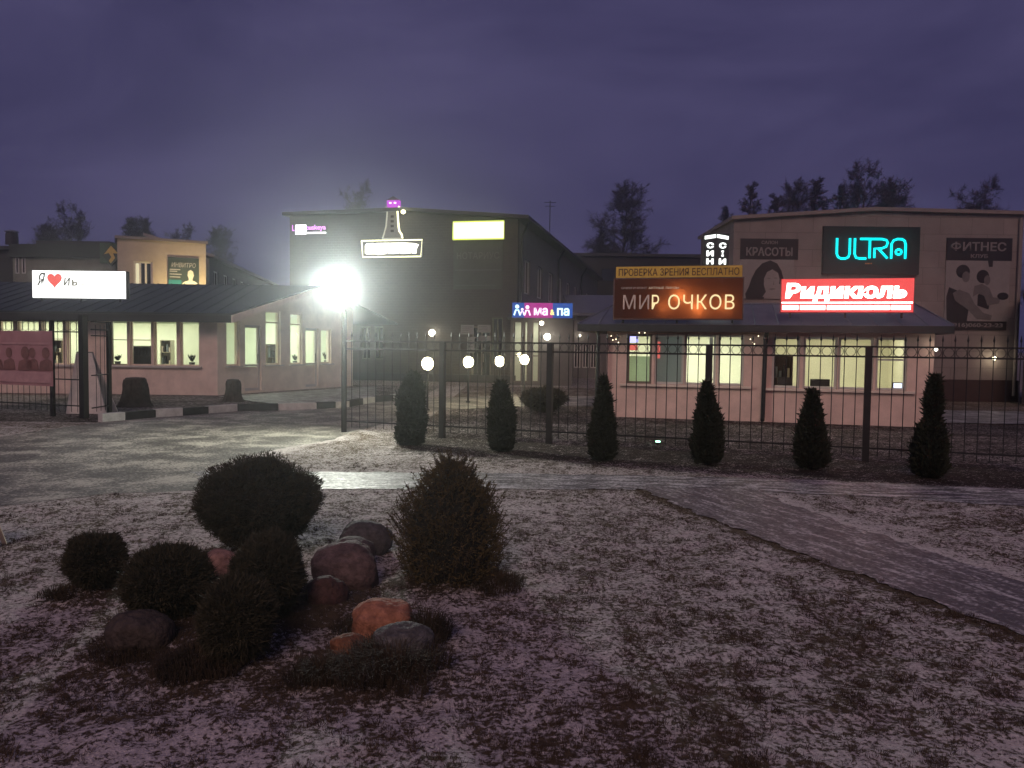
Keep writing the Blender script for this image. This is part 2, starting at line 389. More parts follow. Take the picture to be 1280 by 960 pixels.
gv, gp_, gs_ = [], [], []
for y in ys:
    for x in xs:
        near = -7 < x < 7.2 and 2.2 < y < 18; z = 0; s = .5
        if near or (-14 < x < 20 and 2.2 < y < 34):
            s = patch(x, y)
        if near:
            z = height(x, y)
            dm = min((0 if inside((x, y), pl) else dist_poly((x, y), pl)) for pl in SHEETS) if y > 3.6 else 1
            if dm < .02: z = -.004
            elif dm < .3: z = z * dm / .3 + .004 * (1 - dm / .3)
        else: z = -.02 if y < 60 else -.05
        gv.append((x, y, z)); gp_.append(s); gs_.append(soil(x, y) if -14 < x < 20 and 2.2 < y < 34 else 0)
nx = len(xs)
gf = [(j*nx+i, j*nx+i+1, (j+1)*nx+i+1, (j+1)*nx+i) for j in range(len(ys)-1) for i in range(nx-1)]
me = bpy.data.meshes.new('ground'); me.from_pydata(gv, [], gf); me.materials.append(m_lawn)
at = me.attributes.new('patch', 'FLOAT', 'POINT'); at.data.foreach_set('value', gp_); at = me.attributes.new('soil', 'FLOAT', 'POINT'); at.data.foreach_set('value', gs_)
me.polygons.foreach_set('use_smooth', [True] * len(me.polygons)); me.update()
ground = bpy.data.objects.new('ground', me); COL.objects.link(ground); tag(ground, 'lawn with patchy thin snow', None, None, 'structure')
def ragged(poly, amp, step=.12):
    out = []
    for i in range(len(poly)):
        a, b = poly[i], poly[(i + 1) % len(poly)]; L = (b - a).length; n = max(1, min(140, int(L / step))) if max(abs(a.x), abs(a.y)) < 16 else 1
        for k in range(n):
            p = a.lerp(b, k / n); q = Vector((p.x, p.y, 0)); out.append(Vector((p.x + amp * noise.noise(q * 3.1) + amp * .7 * noise.noise(q * 9) + amp * .5 * noise.noise(q * 24), p.y + amp * noise.noise(q * 3.1 + Vector((9, 9, 9))) + amp * .7 * noise.noise(q * 9 + Vector((5, 5, 5))))))
    return out
def sheet(name, poly, z, mat):
    tri = tessellate_polygon([[Vector((p[0], p[1], 0)) for p in poly]]); mb = MB()
    fs = []
    for t_ in tri:
        a, b, c = (poly[i] for i in t_)
        fs.append(tuple(t_) if (b[0]-a[0])*(c[1]-a[1]) - (c[0]-a[0])*(b[1]-a[1]) > 0 else tuple(reversed(t_)))
    mb.add([(p[0], p[1], z) for p in poly], fs); return tag(mb.build(name, mat), None, None, None, 'structure')
sheet('driveway', ragged(drive_poly, .08, .07), .001, m_drive); sheet('path', ragged(path_poly, .07, .06), .004, m_path); sheet('path', ragged(branch_poly, .09, .05), .007, m_branch)
sheet('road', road_poly, .004, m_road); sheet('pavement', pave_poly, .012, m_road)
# painted kerb
mb = MB()
kp = [G(x, y).xy for x, y in KERB]; tot = 0
cum = [0]
for a, b in zip(kp, kp[1:]): cum.append(cum[-1] + (b - a).length)
def along(s):
    for i in range(len(kp) - 1):
        if s <= cum[i+1] or i == len(kp) - 2: return kp[i].lerp(kp[i+1], (s - cum[i]) / (cum[i+1] - cum[i])), (kp[i+1] - kp[i]).normalized()
for i in range(len(kp) - 1):
    a, b = kp[i], kp[i+1]; d = (b - a).normalized(); n = Vector((-d.y, d.x)) * .16; g = d * .008
    a2, b2 = a + g, b - g; mb.m = (1 if i % 2 == 0 else 0); h = .17 + R.uniform(-.008, .008)
    vs = [(a2.x,a2.y,-.02),(b2.x,b2.y,-.02),(b2.x+n.x,b2.y+n.y,-.02),(a2.x+n.x,a2.y+n.y,-.02)]
    mb.add(vs + [(x, y, h) for x, y, z in vs], [(0,3,2,1),(4,5,6,7),(0,1,5,4),(1,2,6,5),(2,3,7,6),(3,0,4,7)])
tag(mb.build('kerb', [m_kblack, m_kwhite]), 'black and white painted kerb', None, None, 'structure')

# grass blades on the bare patches (uncountable)
mb = MB()
def blade(mb, x, y, z, h, w, lean, az):
    a = R.uniform(0, 2 * pi); dx, dy = cos(a) * w, sin(a) * w; lx, ly = cos(az) * lean, sin(az) * lean
    mb.add([(x-dx, y-dy, z-.004), (x+dx, y+dy, z-.004), (x+lx, y+ly, z+h)], [(0, 1, 2)])
cnt = 0
while cnt < 100000:                        # tussocks of short dead blades standing up through the snow
    y = 2.6 + (11.5 - 2.6) * R.random() ** 1.8; x = R.uniform(-.72, .72) * y
    if patch(x, y) > .50 + R.gauss(0, .12) or soil(x, y) > .6 and y > 9: continue
    if y > 3.6 and any(inside((x, y), pl) for pl in SHEETS): continue
    rad = R.uniform(.012, .05) * R.uniform(.7, 1.3); big = R.uniform(.6, 1.25) * (1.6 if R.random() < .05 else 1)
    for _ in range(int(10 + rad * 420)):
        a = R.uniform(0, 2 * pi); q = rad * sqrt(R.random()); bx, by = x + q * cos(a), y + q * sin(a); h = R.uniform(.012, .034) * big
        blade(mb, bx, by, height(bx, by), h, R.uniform(.0012, .0026), h * R.uniform(.1, 1.1), a + R.gauss(0, 1)); cnt += 1
tag(mb.build('grass', m_dry), 'short dead brown grass between the snow patches', 'grass', None, 'stuff')

# ------------------------------------------------------------------ rock bed: stones, clipped balls, shrub, tufts
def stone(px, py, w, h, d, col, label, seed, col2=None, rz=0.0, tilt=0.0, rough=.8):
    p = G(px, py); rr = random.Random(seed); off = Vector((rr.uniform(0, 50), rr.uniform(0, 50), rr.uniform(0, 50)))
    mb = MB(); nu, nv = 56, 34; vs = []
    for j in range(nv + 1):
        th = pi * j / nv
        for i in range(nu):
            ph = 2 * pi * i / nu; n = Vector((sin(th) * cos(ph), sin(th) * sin(ph), cos(th)))
            k = 1 + .20 * noise.noise(n * 1.1 + off) + .07 * noise.noise(n * 2.7 + off) + .035 * noise.noise(n * 6 + off) + .012 * noise.noise(n * 15 + off)
            q = Vector((abs(n.x) ** .85 * (1 if n.x > 0 else -1), abs(n.y) ** .85 * (1 if n.y > 0 else -1), abs(n.z) ** .8 * (1 if n.z > 0 else -1))) * k
            vs.append((q.x * w / 2, q.y * d / 2, q.z * h * .62))
    mb.add(vs, [(j*nu+i, (j+1)*nu+i, (j+1)*nu+(i+1)%nu, j*nu+(i+1)%nu) for j in range(nv) for i in range(nu)])
    m = pm('granite', [c * .72 for c in col], rough, .55, 16, .9, 38, col2=[c * .95 for c in col2] if col2 else None, spec=.3)
    o = mb.build('boulder', m, None, True); o.location = (p.x, p.y + d * .3, h * .38); o.rotation_euler = (tilt, 0, rz)
    return tag(o, label, 'boulder', 'boulders in the rock bed')
def px_w(px, py, w): return w * (G(px, py) - EYE).y / F
def st(x0, x1, ytop, ybase, *a, **k):
    px = (x0 + x1) / 2; s = (G(px, ybase) - EYE).y / F
    return stone(px, ybase, (x1 - x0) * s, (ybase - ytop) * s * .98, (x1 - x0) * s * .8, *a, **k)
st(244, 296, 689, 732, (.34,.17,.14), 'rounded pink boulder half hidden between two clipped bushes', 1, (.42,.25,.21))
st(420, 484, 653, 694, (.11,.10,.105), 'grey boulder lying furthest back, beside the bronze shrub', 2)
st(384, 470, 683, 738, (.15,.095,.09), 'largest boulder, purplish grey with a sloping back', 3, (.2,.135,.13))
st(400, 466, 676, 712, (.13,.095,.095), 'purplish boulder peeping over the largest boulder', 10)
st(376, 430, 722, 768, (.10,.052,.046), 'dull dark red boulder in front of the largest boulder', 4)
st(434, 516, 755, 802, (.50,.20,.11), 'bright orange boulder with a flat top', 5, (.56,.25,.15))
st(462, 543, 786, 831, (.10,.092,.084), 'oval grey boulder with a pale frosted top beside the orange boulder', 6, (.19,.18,.17))
st(410, 458, 795, 826, (.30,.13,.07), 'smallest boulder, tan, in front of the orange boulder', 7)
st(129, 208, 768, 818, (.085,.066,.056), 'dark brown boulder in front of the broad clipped bush', 8)

def spray_mesh(mb, c, n, L, w, droop=0.0):
    a = n.orthogonal().normalized(); a.rotate(Matrix.Rotation(R.uniform(0, 2*pi), 3, n)); tip = c + n * L + Vector((0, 0, -droop * L))
    mb.add([c - a * w, c + a * w, tip], [(0, 1, 2)])
def ball_bush(loc, w, h, label, n=15000, mat=None, rad=None, needle=.03, name='clipped_bush', cat='bush', flare=0.0, group='clipped bushes in the rock bed'):
    root = empty(name, loc, R.uniform(0, 6), label, cat, group); mb = MB(); off = Vector((R.uniform(0, 90), R.uniform(0, 90), 0)); core = MB(); nu, nv = 28, 18; cv = []
    def rr(v): return 1 + .15 * noise.noise(v * 1.6 + off) + .12 * noise.noise(v * 4.5 + off) + .07 * noise.noise(v * 11 + off)
    for j in range(nv + 1):
        th = pi * j / nv
        for i in range(nu):
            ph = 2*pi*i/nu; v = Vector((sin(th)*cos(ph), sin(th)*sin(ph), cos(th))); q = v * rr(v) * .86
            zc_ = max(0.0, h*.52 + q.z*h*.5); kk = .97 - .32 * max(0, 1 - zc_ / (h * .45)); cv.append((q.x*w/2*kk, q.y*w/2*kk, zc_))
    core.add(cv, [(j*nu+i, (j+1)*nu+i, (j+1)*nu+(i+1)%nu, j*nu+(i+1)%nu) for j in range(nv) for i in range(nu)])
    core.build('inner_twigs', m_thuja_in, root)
    for _ in range(n):
        z = R.uniform(-1, 1); ph = R.uniform(0, 2*pi); v = Vector((sqrt(1-z*z)*cos(ph), sqrt(1-z*z)*sin(ph), z)); q = v * rr(v) * R.uniform(.80, .97)
        if noise.noise(v * 7 + off) < -.34: continue
        c = Vector((q.x*w/2, q.y*w/2, h*.52 + q.z*h*.5))
        if c.z < 0.005: continue
        c.x *= 1 - .30 * max(0, 1 - c.z / (h * .45)) ; c.y *= 1 - .30 * max(0, 1 - c.z / (h * .45))
        d = (v + Vector((R.gauss(0,.55), R.gauss(0,.55), R.gauss(.25,.5)))).normalized()
        spray_mesh(mb, c, d, needle * R.uniform(.5, 1.3) * (2.0 if R.random() < .07 else 1), needle * R.uniform(.08, .17))
    mb.build('foliage', mat or m_bush, root)
    t = MB()
    for k in range(5):
        a = k * 1.3; t.tube([(.01*cos(a), .01*sin(a), -.03), (w*.08*cos(a), w*.08*sin(a), h*.25), (w*.2*cos(a), w*.2*sin(a), h*.6)], [.012, .009, .004], 5)
    t.build('trunk', m_bark, root); return root
def bb(x0, x1, ytop, ybase, label, **k):
    px = (x0 + x1) / 2; g = G(px, ybase); s = g.y / F; w = (x1 - x0) * s
    return ball_bush((g.x, g.y + w * .25, 0), w, (ybase - ytop) * s * 1.05, label, **k)
bb(227, 393, 583, 702, 'widest bush, a dark dome with a broad crown behind the pink boulder', n=46000)
bb(73, 147, 672, 748, 'small round bush standing apart at the outer edge of the rock bed', n=20000)
bb(142, 254, 692, 788, 'broad low bush between the small round bush and the pink boulder', n=32000)
bb(282, 374, 678, 790, 'tall bush between the pink boulder and the dull red boulder', n=32000)
bb(242, 336, 734, 842, 'bush nearest the camera, with yellowish stems low down', n=30000)

def feather_shrub(x0, x1, ytop, ybase, label):
    g = G((x0+x1)/2, ybase); s = g.y/F; w = (x1-x0)*s; h = (ybase-ytop)*s
    root = empty('bronze_shrub', (g.x, g.y + w*.25, 0), 0, label, 'shrub'); mb = MB(); off = Vector((5, 7, 2)); core = MB(); tw = MB()
    prof = [(0,.40),(.15,.47),(.35,.49),(.55,.45),(.75,.35),(.9,.20),(1,.04)]
    def pr(t):
        for (a, ra), (b, rb) in zip(prof, prof[1:]):
            if t <= b: return ra + (rb-ra)*(t-a)/(b-a)
        return .02
    core.lathe([(w*pr(t)*.74, h*t*.93) for t in [0,.1,.2,.35,.5,.65,.8,.92]], 20, wob=lambda a, z: 1 + .2*noise.noise(Vector((cos(a)*2, sin(a)*2, z*5))))
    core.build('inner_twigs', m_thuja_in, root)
    for _ in range(420):            # leading shoots with fine needles
        t = R.random() ** .8; a = R.uniform(0, 2*pi); rad = w*pr(t)*R.uniform(.74, 1.04)*(1 + .16*noise.noise(Vector((cos(a)*2, sin(a)*2, t*4)) + off))
        c = Vector((rad*cos(a), rad*sin(a), h*t*.95 + .01)); d = Vector((cos(a)*.55, sin(a)*.55, .75 + R.uniform(-.2,.5))).normalized(); L = R.uniform(.06, .13)
        tw.tube([c - d*.08, c + d*L], [.003, .001], 3, False)
        for k in range(26):
            q = c + d*L*R.uniform(-.5, 1); n = (d*.6 + Vector((R.gauss(0,.7), R.gauss(0,.7), R.gauss(.1,.6)))).normalized()
            spray_mesh(mb, q, n, R.uniform(.015, .04), R.uniform(.0025, .005))
    for _ in range(9000):
        t = R.random(); a = R.uniform(0, 2*pi); rad = w*pr(t)*R.uniform(.70, .98); n = Vector((cos(a)*.7+R.gauss(0,.4), sin(a)*.7+R.gauss(0,.4), R.gauss(.4,.5))).normalized()
        spray_mesh(mb, Vector((rad*cos(a), rad*sin(a), h*t*.97)), n, R.uniform(.02,.05), R.uniform(.003,.006))
    mb.build('foliage', m_shrub, root); tw.build('shoots', m_bark, root); return root
feather_shrub(487, 632, 574, 734, 'feathery bronze coloured conifer shrub with a ragged pointed top')

def tuft(px, py, rad, hgt, n, label, mat=m_wisp, squash=1.0):
    g = G(px, py); mb = MB()
    for _ in range(n):
        a = R.uniform(0, 2*pi); r = rad*sqrt(R.random())*(.85 + .45*noise.noise(Vector((cos(a)*1.6, sin(a)*1.6, px)))); x, y = r*cos(a), r*sin(a)*squash; h = hgt*R.uniform(.3, 1.5)*(1-.5*r/rad); az = a + R.gauss(0, .7); L = h*R.uniform(.3, 1.0)
        w = R.uniform(.0012, .0028); p = Vector((x, y, 0)); q = p + Vector((cos(az)*L*.35, sin(az)*L*.35, h*.7)); e = p + Vector((cos(az)*L, sin(az)*L, h*R.uniform(.6,1)))
        s = Vector((-sin(az), cos(az), 0))*w
        mb.add([p-s, p+s, q+s*.8, q-s*.8, e], [(0,1,2,3),(3,2,4)])
    o = mb.build('grass_tuft', mat); o.location = (g.x, g.y, height(g.x, g.y) - .005); return tag(o, label, 'grass tuft', 'withered grass tufts round the boulders')
tuft(490, 846, .36, .13, 2600, 'broad withered grass tuft in front of the oval grey boulder')
tuft(535, 800, .15, .20, 1100, 'upright straw tuft at the shaded end of the orange boulder')
tuft(400, 850, .20, .09, 1300, 'low withered tuft in front of the smallest tan boulder')
tuft(250, 838, .26, .12, 1900, 'low tuft at the foot of the bush with yellowish stems')
tuft(160, 822, .22, .07, 1200, 'thin flattened tuft in front of the dark brown boulder')
tuft(620, 735, .26, .09, 1300, 'low dark tuft at the foot of the bronze shrub')
tuft(80, 752, .18, .06, 800, 'sparse tuft under the small round bush')
tuft(445, 790, .16, .10, 700, 'thin tuft behind the smallest tan boulder')

# ------------------------------------------------------------------ fence
def fpt(px):
    d = ray(px, 500); k = d.x / d.y; Y = 14.3 / (1 + .371 * k); return Vector((k * Y, Y, 0))
def fence_panel(mb_b, mb_r, a, b, zt, rails, step=.175, rings=None, fin=True, low=.10, rail_list=None):
    d = b - a; L = d.length; d.normalize(); n = max(2, int(round(L / step)))
    for i in range(1, n):
        p = a + d * (L * i / n); r = .0075; lx, ly = R.gauss(0, .003), R.gauss(0, .003)
        mb_b.tube([p + Vector((0,0,low)), p + Vector((lx,ly,zt-.07))], r, 4)
        if fin:
            mb_b.tube([p + Vector((lx,ly,zt-.085)), p + Vector((lx,ly,zt-.055)), p + Vector((lx,ly,zt+.03))], [.006, .018, .001], 4)
        if rings and i < n:
            c = a + d * (L * (i + .5) / n); rr = (rings[1] - rings[0]) / 2 - .006; zc = sum(rings) / 2
            mb_r.tube([c + d*(rr*cos(t*pi/6)) + Vector((0,0,zc + rr*sin(t*pi/6))) for t in range(13)], .005, 4, False)
    s = Vector((-d.y, d.x, 0)) * .012
    for z in rails:
        for (p, q) in ((a, b),):
            rl_ = MB(); rail_list.append(rl_)
            vs = [p-s, q-s, q+s, p+s]; rl_.add([(v.x, v.y, z-.014) for v in vs] + [(v.x, v.y, z+.014) for v in vs], [(0,3,2,1),(4,5,6,7),(0,1,5,4),(1,2,6,5),(2,3,7,6),(3,0,4,7)])
def post_mesh(p, hgt, w=.05, ang=-.355):
    mb = MB(); c, s = cos(ang)*w, sin(ang)*w
    q = [(-c+s, -s-c), (c+s, s-c), (c-s, s+c), (-c-s, -s+c)]
    mb.add([(p.x+a, p.y+b, -.05) for a, b in q] + [(p.x+a, p.y+b, hgt) for a, b in q], [(0,3,2,1),(4,5,6,7),(0,1,5,4),(1,2,6,5),(2,3,7,6),(3,0,4,7)]); return mb
fence = empty('metal_fence', fpt(885), 0, 'long black metal fence with round ornaments between its upper rails, behind the row of thujas', 'fence')
def to_local(mb, root): mb.v = [(v[0]-root.location.x, v[1]-root.location.y, v[2]-root.location.z) for v in mb.v]; return mb
fposts = [fpt(430), fpt(553), fpt(687), fpt(885), fpt(1084), fpt(1290), fpt(1490)]
for i, p in enumerate(fposts):
    if i: to_local(post_mesh(p, 1.80), fence).build('post', m_post, fence)
for a, b in zip(fposts, fposts[1:]):
    bars, rings_, rl = MB(), MB(), []; fence_panel(bars, rings_, a, b, 1.96, [1.80, 1.645, .22], rings=(1.645, 1.80), rail_list=rl)
    pb = to_local(bars, fence).build('bar_panel', m_black, fence); to_local(rings_, fence).build('ring_pattern', m_black, pb); [to_local(q, fence).build('rail', m_black, pb) for q in rl]
# gate side
gp = [fpt(-160), fpt(-45), fpt(38), fpt(66)]
p105 = fpt(105)
lf = empty('metal_fence', p105, 0, 'taller black metal fence section holding the pink banner, beside the gateway', 'fence')
for p, h in ((fpt(66), 2.2), (p105, 2.32), (fpt(-45), 2.2)):
    to_local(post_mesh(p, h, .07 if p is p105 else .04), lf).build('post', m_post, lf)
for a, b in ((fpt(-160), fpt(-45)), (fpt(-45), fpt(66)), (fpt(66), p105)):
    bars, rings_, rl = MB(), MB(), []; fence_panel(bars, rings_, a, b, 2.24, [2.20, 1.94, .85, .25], rings=(1.96, 2.18), step=.18, rail_list=rl)
    pb = to_local(bars, lf).build('bar_panel', m_black, lf); to_local(rings_, lf).build('ring_pattern', m_black, pb); [to_local(q, lf).build('rail', m_black, pb) for q in rl]
gate = empty('gate_leaf', p105 + Vector((.12, .1, 0)), 0, 'open black metal gate leaf standing next to the thick gate post', 'gate')
ga = p105 + Vector((.13, .10, 0)); gb = G(137, 517) ; gb.z = 0
bars, rings_, rl = MB(), MB(), []; fence_panel(bars, rings_, ga, gb, 2.18, [2.18, 2.0, 1.86, .95, .2], step=.2, fin=False, rail_list=rl)
pb = to_local(bars, gate).build('bars', m_black, gate); [to_local(q, gate).build('rail', m_black, gate) for q in rl]
to_local(post_mesh(gb, 2.2, .04), gate).build('stile', m_post, gate)
# banner
m_ban = pm('pink faded banner', (.44, .25, .265), .8, .15, 2)
m_ban2 = pm('banner dark print', (.22, .115, .105), .8, .35, 5)
m_ban3 = pm('banner pale print', (.50, .31, .32), .8, .15, 5)
fa = Frame(fpt(-45).x, fpt(-45).y, math.atan2(-.371, 1)); b0, b1, z0, z1 = fa.rect(-45, 413, 67, 483, -.06)
ban = empty('fence_banner', fa.W((b0+b1)/2, -.06, z0), fa.a, 'faded pink banner with blurred dark figures tied to the fence', 'banner'); bw = (b1-b0)/2; bh = z1 - z0
mb = MB(); nxx = 16
for i in range(nxx):
    xa, xb = -bw + 2*bw*i/nxx, -bw + 2*bw*(i+1)/nxx; ya, yb = .012*sin(i*1.9), .012*sin((i+1)*1.9)
    mb.add([(xa,ya,0),(xb,yb,0),(xb,yb,bh),(xa,ya,bh),(xa,ya+.004,0),(xb,yb+.004,0),(xb,yb+.004,bh),(xa,ya+.004,bh)], [(0,1,2,3),(7,6,5,4),(0,4,5,1),(3,2,6,7)])
mb.build('cloth', m_ban, ban)
mb = MB()
for (cx, s) in ((.95, .9), (.62, .8), (.45, 1.0), (.05, .8), (-.3, 1), (-.8, .9)):
    x = bw*cx*.9; hd = [(x + .13*s*cos(t), bh*.60 + .15*s*sin(t)) for t in [k*pi/6 for k in range(12)]]
    bd = [(x-.24*s, bh*.28), (x+.26*s, bh*.28), (x+.2*s, bh*.46), (x+.05, bh*.5), (x-.2*s, bh*.44)]
    mb.prism_y(hd, -.022, -.018); mb.prism_y(bd, -.021, -.017)
mb.build('print_figure', m_ban2, ban)
mb = MB(); mb.prism_y([(-bw*.95, bh*.75), (bw*.95, bh*.75), (bw*.95, bh*.79), (-bw*.95, bh*.79)], -.02, -.016); mb.prism_y([(-bw*.98, bh*.06), (bw*.97, bh*.05), (bw*.97, bh*.25), (-bw*.98, bh*.27)], -.02, -.016); mb.build('print_band', m_ban3, ban)
# pale leaning board behind the gate
m_board = pm('pale weathered board', (.66, .60, .57), .85, .15, 4)
g = G(99, 518); brd = empty('folding_board', (g.x, g.y + .5, 0), .1, 'pale folding board standing behind the thick gate post', 'sign')
for sgn in (-1, 1):
    mb = MB(); mb.add([(-.42,sgn*.34,0),(.50,sgn*.34,0),(.06,sgn*.03,1.45),(-.3,sgn*.03,1.45),(-.42,sgn*.34+.03,0),(.50,sgn*.34+.03,0),(.06,sgn*.03+.03,1.45),(-.3,sgn*.03+.03,1.45)], [(0,1,2,3),(7,6,5,4),(0,4,5,1),(1,5,6,2),(2,6,7,3),(3,7,4,0)]); mb.build('panel', m_board, brd)
mb = MB(); mb.tube([(-.31, .015, 1.462), (.07, .015, 1.462)], .014, 6); mb.build('hinge', m_black, brd)
# cream board edge at the very edge of the lawn
m_wood2 = pm('cream painted wood', (.62, .50, .36), .6, .12, 9)
g = G(9, 679); fs_ = empty('folding_sign', (g.x, g.y, 0), 0, 'cream painted wooden leg of a folding sign standing on the snowy lawn', 'sign')
def bar(mb, a, b, w):
    mb.tube([a, b], w, 4)
for sgn in (0, -1):
    for xa, xb in ((-.02, -.065), (-.62, -.575)): mb = MB(); bar(mb, (xa, sgn*.34, -.01), (xb, -.17 + (sgn+.5)*.03, .42), .022); mb.build('leg', m_wood2, fs_)
    mb = MB(); y0, y1 = sgn*.34, -.17 + (sgn+.5)*.03
    mb.add([(-.60, y0 + (y1-y0)*.2, .12), (-.045, y0 + (y1-y0)*.2, .12), (-.08, y1 - (y1-y0)*.05, .40), (-.57, y1 - (y1-y0)*.05, .40)], [(0, 1, 2, 3)]); mb.build('panel', m_wood2, fs_)

# ------------------------------------------------------------------ lights
def lamp(kind, name, loc, power, col, parent=None, **kw):
    d = bpy.data.lights.new(name, kind); d.energy = power; d.color = col
    for k, v in kw.items(): setattr(d, k, v)
    o = bpy.data.objects.new(name, d); COL.objects.link(o); o.location = loc; o.parent = parent; return o
def aim(o, d): o.rotation_euler = Vector(d).to_track_quat('-Z', 'Y').to_euler()

# floodlight on the gate post
pp = fpt(430); lp = empty('lamp_post', pp, 0, 'black pole with a glaring white floodlight at the end of the fence', 'street lamp')
mb = MB(); mb.lathe([(.055, -.05), (.055, 1.2), (.048, 2.35), (.03, 2.42)], 10); mb.build('pole', m_post, lp)
zl = AT(425, 362, pp.y).z
head = MB()
def ycyl(mb, prof, n=24):                 # lathe about the y axis
    q = MB(); q.lathe([(r, y) for r, y in prof], n); mb.add([(x, z, y) for x, y, z in q.v], [tuple(reversed(f)) for f in q.f])
ycyl(head, [(.10, .14), (.2, .10), (.31, .03), (.325, -.03), (.30, -.03), (.29, .0)])
hd = head.build('floodlight', m_dark, lp); hd.location = (-.06, -.16, zl); hd.rotation_euler = (radians(-12), 0, radians(10))
mb = MB(); mb.tube([(0, .12, -.24), (-.05, .0, -.2), (-.24, .0, -.05), (-.24, .0, 0)], .012, 5); mb.tube([(0, .12, -.24), (.05, 0, -.2), (.24, 0, -.05), (.24, 0, 0)], .012, 5); mb.build('bracket', m_black, hd)
mb = MB(); ycyl(mb, [(.285, -.005), (.26, -.05), (.17, -.085), (.05, -.10)]); mb.build('lens', em('floodlight lens', (.95, 1, .97), 90), hd)
sp = lamp('POINT', 'floodlight_beam', (-.06, -.34, zl), 900, (.95, 1, .84), lp, shadow_soft_size=.14)

sb = lamp('SPOT', 'floodlight_throw', (-.06, -.36, zl), 1250, (.90, 1, 1), lp, spot_size=radians(66), spot_blend=.9, shadow_soft_size=.14); aim(sb, (.21, -1, .24))
# garden lamps
m_globe = em('warm globe', (1, .88, .55), 40)
gl_root = None
for (x, y, zb) in ((534, 455, 513), (585, 453, 503), (624, 452, 498), (655, 450, 495)):
    g = G(x, zb)
    if gl_root is None:
        r_ = empty('garden_lamp', g, 0)
        mb = MB(); mb.lathe([(.07, 0), (.07, .03), (.03, .05), (.028, .98), (.05, 1.0)], 10); mb.build('pole', m_black, r_)
        mb = MB(); mb.lathe([(.02+.13*sin(pi*t/10), 1.14 - .15*cos(pi*t/10)) for t in range(11)], 14); mb.build('globe', m_globe, r_, True)
        gl_root = r_
    else: r_ = copy_tree(gl_root); r_.location = g
    s = (G(x, zb).z - 0); zc = AT(x, y, g.y).z; r_.scale = (1, 1, max(.6, zc / 1.13))
    lab = {534: 'brightest garden lamp, on the most open lawn behind the first thuja', 585: 'garden lamp below the white notices on the brick front', 624: 'garden lamp shining just above the second thuja', 655: 'smallest garden lamp, under the glowing porch sign'}[x]
    tag(r_, lab, 'garden lamp', 'glowing garden lamps behind the fence')
    lamp('POINT', 'garden_lamp_glow', (g.x, g.y - .02, zc), 95, (1, .86, .6), None, shadow_soft_size=.16)

# ------------------------------------------------------------------ thujas along the fence
def thuja_mesh(w, h, seed, prof, n=9000):
    rr = random.Random(seed); off = Vector((rr.uniform(0,50), rr.uniform(0,50), 0)); fol, core, tr = MB(), MB(), MB()
    def pr(t):
        for (a, ra), (b, rb) in zip(prof, prof[1:]):
            if t <= b: return ra + (rb-ra)*(t-a)/(b-a)
        return prof[-1][1]
    def wob(a, z): return 1 + .34*noise.noise(Vector((cos(a)*1.4, sin(a)*1.4, z*2.4)) + off) + .22*noise.noise(Vector((cos(a)*3, sin(a)*3, z*6)) + off)
    core.lathe([(w*.5*pr(t)*.8 + .002, h*t*.97 + .02) for t in [i/12 for i in range(13)]], 16, wob=wob)
    for _ in range(n):
        t = rr.random()**1.15; a = rr.uniform(0, 2*pi); r = w*.5*pr(t)*wob(a, h*t)*rr.uniform(.78, 1.02)
        d = Vector((cos(a)*.6 + rr.gauss(0,.3), sin(a)*.6 + rr.gauss(0,.3), .75 + rr.gauss(0,.35))).normalized(); c = Vector((r*cos(a), r*sin(a), .02 + h*t*.97)); L = rr.uniform(.03, .085) * (1.7 if rr.random() < .08 else 1); wd = rr.uniform(.005, .012)
        b = d.orthogonal().normalized(); b.rotate(Matrix.Rotation(rr.uniform(0, 2*pi), 3, d))
        fol.add([c - b*wd, c + d*L*.6 - b*wd*1.3, c + d*L, c + d*L*.6 + b*wd*1.3], [(0,1,2,3)])
    tr.tube([(0,0,-.03),(0,0,h*.5)], [.03,.012], 6)
    return fol, core, tr
CONE = [(0,.72),(.08,.92),(.25,1),(.45,.85),(.65,.6),(.85,.3),(1,.05)]
COL_ = [(0,.8),(.1,.95),(.4,1),(.65,.9),(.82,.66),(.94,.35),(1,.08)]
LUMP = [(0,.72),(.1,.98),(.3,1),(.48,.85),(.56,.42),(.62,.36),(.72,.5),(.85,.36),(1,.06)]
for (x0, x1, yt, ybs, prof, lab) in ((490,534,462,556,COL_,'broad blunt thuja just behind the bronze shrub, first after the lamp post'),
        (609,645,474,564,COL_,'slim blunt thuja under the bright garden lamps'),
        (734,773,468,576,CONE,'pointed thuja by the corner downpipe of the optician kiosk'),
        (864,905,474,580,CONE,'pointed thuja in front of a fence post, under the brown optician sign'),
        (993,1036,484,586,CONE,'pointed thuja in front of the dim yellow kiosk windows'),
        (1137,1182,464,597,LUMP,'lumpy thuja with a thin crooked leader, at the kiosk end wall')):
    px = (x0+x1)/2; g = G(px, ybs); s = g.y/F; w, h = (x1-x0)*s*.80, (ybs-yt)*s*.97
    root = empty('thuja', g, R.uniform(0, 6), lab, 'thuja', 'thujas planted along the fence'); root.rotation_euler[0] = R.gauss(0, .02); root.rotation_euler[1] = R.gauss(0, .02); f_, c_, t_ = thuja_mesh(w, h, int(px), prof, 13000)
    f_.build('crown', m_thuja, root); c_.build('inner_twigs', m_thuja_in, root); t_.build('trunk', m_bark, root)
g = G(680, 514); ball_bush((g.x, g.y, 0), 1.25, .62, 'low dark round bush on the lawn behind the fence', n=5000, needle=.09, group=None, name='round_bush')

